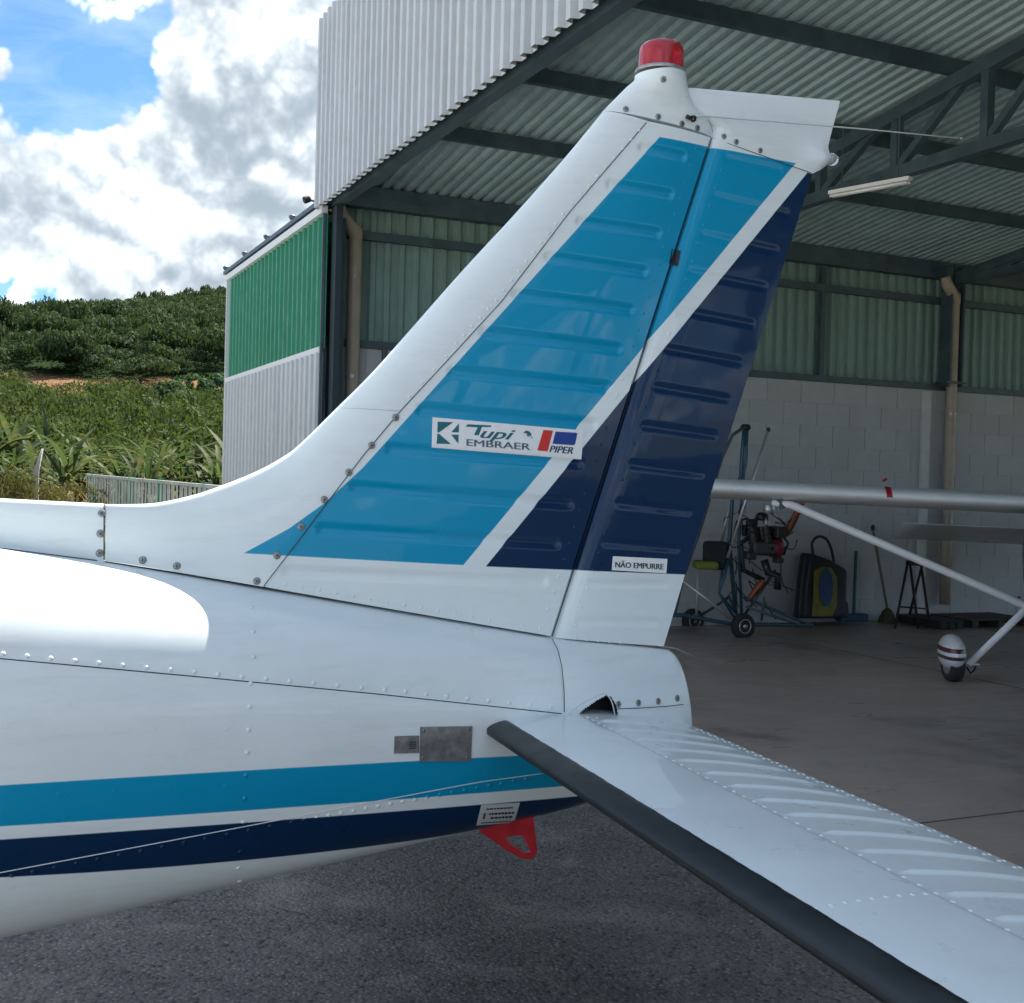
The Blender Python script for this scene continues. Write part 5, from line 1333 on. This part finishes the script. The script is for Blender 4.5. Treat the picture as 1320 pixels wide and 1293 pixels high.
BL = [blade_mesh(k, 1.0, random.uniform(.032, .062), random.uniform(.1, .9), M_ban) for k in range(7)]; DL = [blade_mesh(k + 20, .9, .06, random.uniform(.9, 1.4), M_dry) for k in range(3)]
random.seed(21)
stem_me = bpy.data.meshes.new('stem'); _m = MB().tube([(0, 0, -.1), (.02, 0, .5), (0, 0, 1.0)], [.09, .075, .05], 7); stem_me.from_pydata(_m.V, [], _m.F); stem_me.materials.append(mat('banana_stem', (.13, .13, .05), .7, noise=(8, .4, 4)))
def banana(x, y, h, nleaf, dry, label, group):
    zz = max(float(terrain(x, y)), 0) if y > 34 else -.02
    root = empty('banana_plant', (x, y, zz), label, 'plant', group)
    sh = h * .38
    o = inst('stem', stem_me, Matrix.Translation((x, y, zz)) @ Matrix.Diagonal((1.2, 1.2, sh, 1)), root)
    for k in range(nleaf):
        az = random.uniform(0, 6.28); tilt = random.uniform(.05, .95) if k > 1 else random.uniform(0, .2); L = h * random.uniform(.35, .68)
        M = Matrix.Translation((x, y, zz + sh * random.uniform(.75, 1))) @ Matrix.Rotation(az, 4, 'Z') @ Matrix.Rotation(-tilt, 4, 'X') @ Matrix.Scale(L, 4)
        inst('leaf', random.choice(BL), M, root)
    for k in range(dry):
        az = random.uniform(0, 6.28); M = Matrix.Translation((x, y, zz + sh * .8)) @ Matrix.Rotation(az, 4, 'Z') @ Matrix.Rotation(-random.uniform(.8, 1.6), 4, 'X') @ Matrix.Scale(h * .42, 4); inst('leaf', random.choice(DL), M, root)
for i in range(56):
    u = -60 + i * 7.2 + random.uniform(-6, 6); d_ = random.choice((27, 29.5, 32, 35)) + random.uniform(-1, 1); dr = ray(u, 600); x = dr[0] * (d_ + 2.34) / dr[1]
    top_v = 562 + 16 * math.sin(i * 1.7) + random.uniform(-16, 16) + (8 if 225 < u < 300 else 0) - 10; h = (CAM[2] + (609 - top_v) / F_PX * (d_ + 2)) * 1.08 - .0
    banana(x, d_, h, random.randint(12, 18), random.randint(4, 10), 'banana-like plant with upright torn leaves behind the metal fence', 'banana plants behind the fence')
# low dry bushes between
BV = []
g = np.random.default_rng(5)
for k in range(120):
    d_ = g.uniform(19, 33); u = g.uniform(-120, 420); dr = ray(u, 620); x = dr[0] * (d_ + 2.34) / dr[1]
    if np.dot(np.array([x, d_, 0]) - P0, E2) > -.6: continue
    q = tmpl2[g.integers(0, 8)]; k_ = g.uniform(.35, .75); BV.append(np.stack([q[:, 0] * k_, q[:, 1] * k_, q[:, 2] * g.uniform(.4, 1.25)], 1) + np.array([x, d_, -.1]))
o = quads_mesh('weeds', np.concatenate(BV), leaf_mat('weed_leaves', ((.05, .075, .02), (.12, .10, .04), (.13, .075, .035))), None, 'stuff'); o['label'] = 'low dry weeds and shrubs along the fence'; o['category'] = 'weeds'

# broken post / dead trunk
dt = on_z(45, 600, 1.0); dr = ray(45, 600); k = (26 + 2.34) / dr[1]; bx_ = dr[0] * k
MBp = MB().tube([(bx_, 26, -.1), (bx_ + .02, 26, .6), (bx_ + .03, 26, 1.25), (bx_ + .15, 26, 1.75)], [.075, .07, .06, .02], 9)
o = MBp.build('dead_trunk', mat('bleached_wood', (.30, .29, .28), .9, noise=(14, .3, 5)), None, True); tag(o, 'bleached grey bare trunk standing among the banana plants', 'tree trunk')

# metal fence with green posts
fA, fB = at(112, 612.5, 24.0), at(320, 631.5, 15.2); fence = empty('metal_fence', (fA + fB) / 2 * np.array([1, 1, 0]), 'pale metal picket fence with green posts in front of the plants', 'fence')
M_pick = mat('pale_galvanised_picket', (.40, .42, .40), .5, .2, noise=(5, .25, 4)); M_gp = mat('green_post_paint', (.01, .14, .09), .45)
L = np.linalg.norm((fB - fA)[:2]); npk = int(L / .24); MB().beam(fA, fB, .05, .05).build('rail', M_pick, fence); MB().beam(fA - _z * .9, fB - _z * .9, .04, .04).build('rail', M_pick, fence)
fd = (fB - fA) / np.linalg.norm(fB - fA); fn = np.cross(fd, _z); 
for k in range(npk + 1):
    p = fA + (fB - fA) * k / npk; MB().box(p - _z * .55, fd, fn, _z, .13 if k % 4 else .05, .015, 1.06).build('picket', M_pick, fence)
for u in (118, 166, 203, 262):
    f_ = np.interp(u, [112, 320], [0, 1]); zz = 1 / ((1 - f_) / 24.0 + f_ / 15.2); p = at(u, np.interp(u, [112, 320], [612.5, 631.5]), zz) - fn * .05
    MB().beam(p + _z * .05, p - _z * 1.25, .10, .07, fd).build('post', M_gp, fence)
    if u in (166, 203): MB().beam(p - _z * .05 , p - _z * 1.2 - fd * .45, .05, .05, fn).build('post_stay', M_gp, fence)
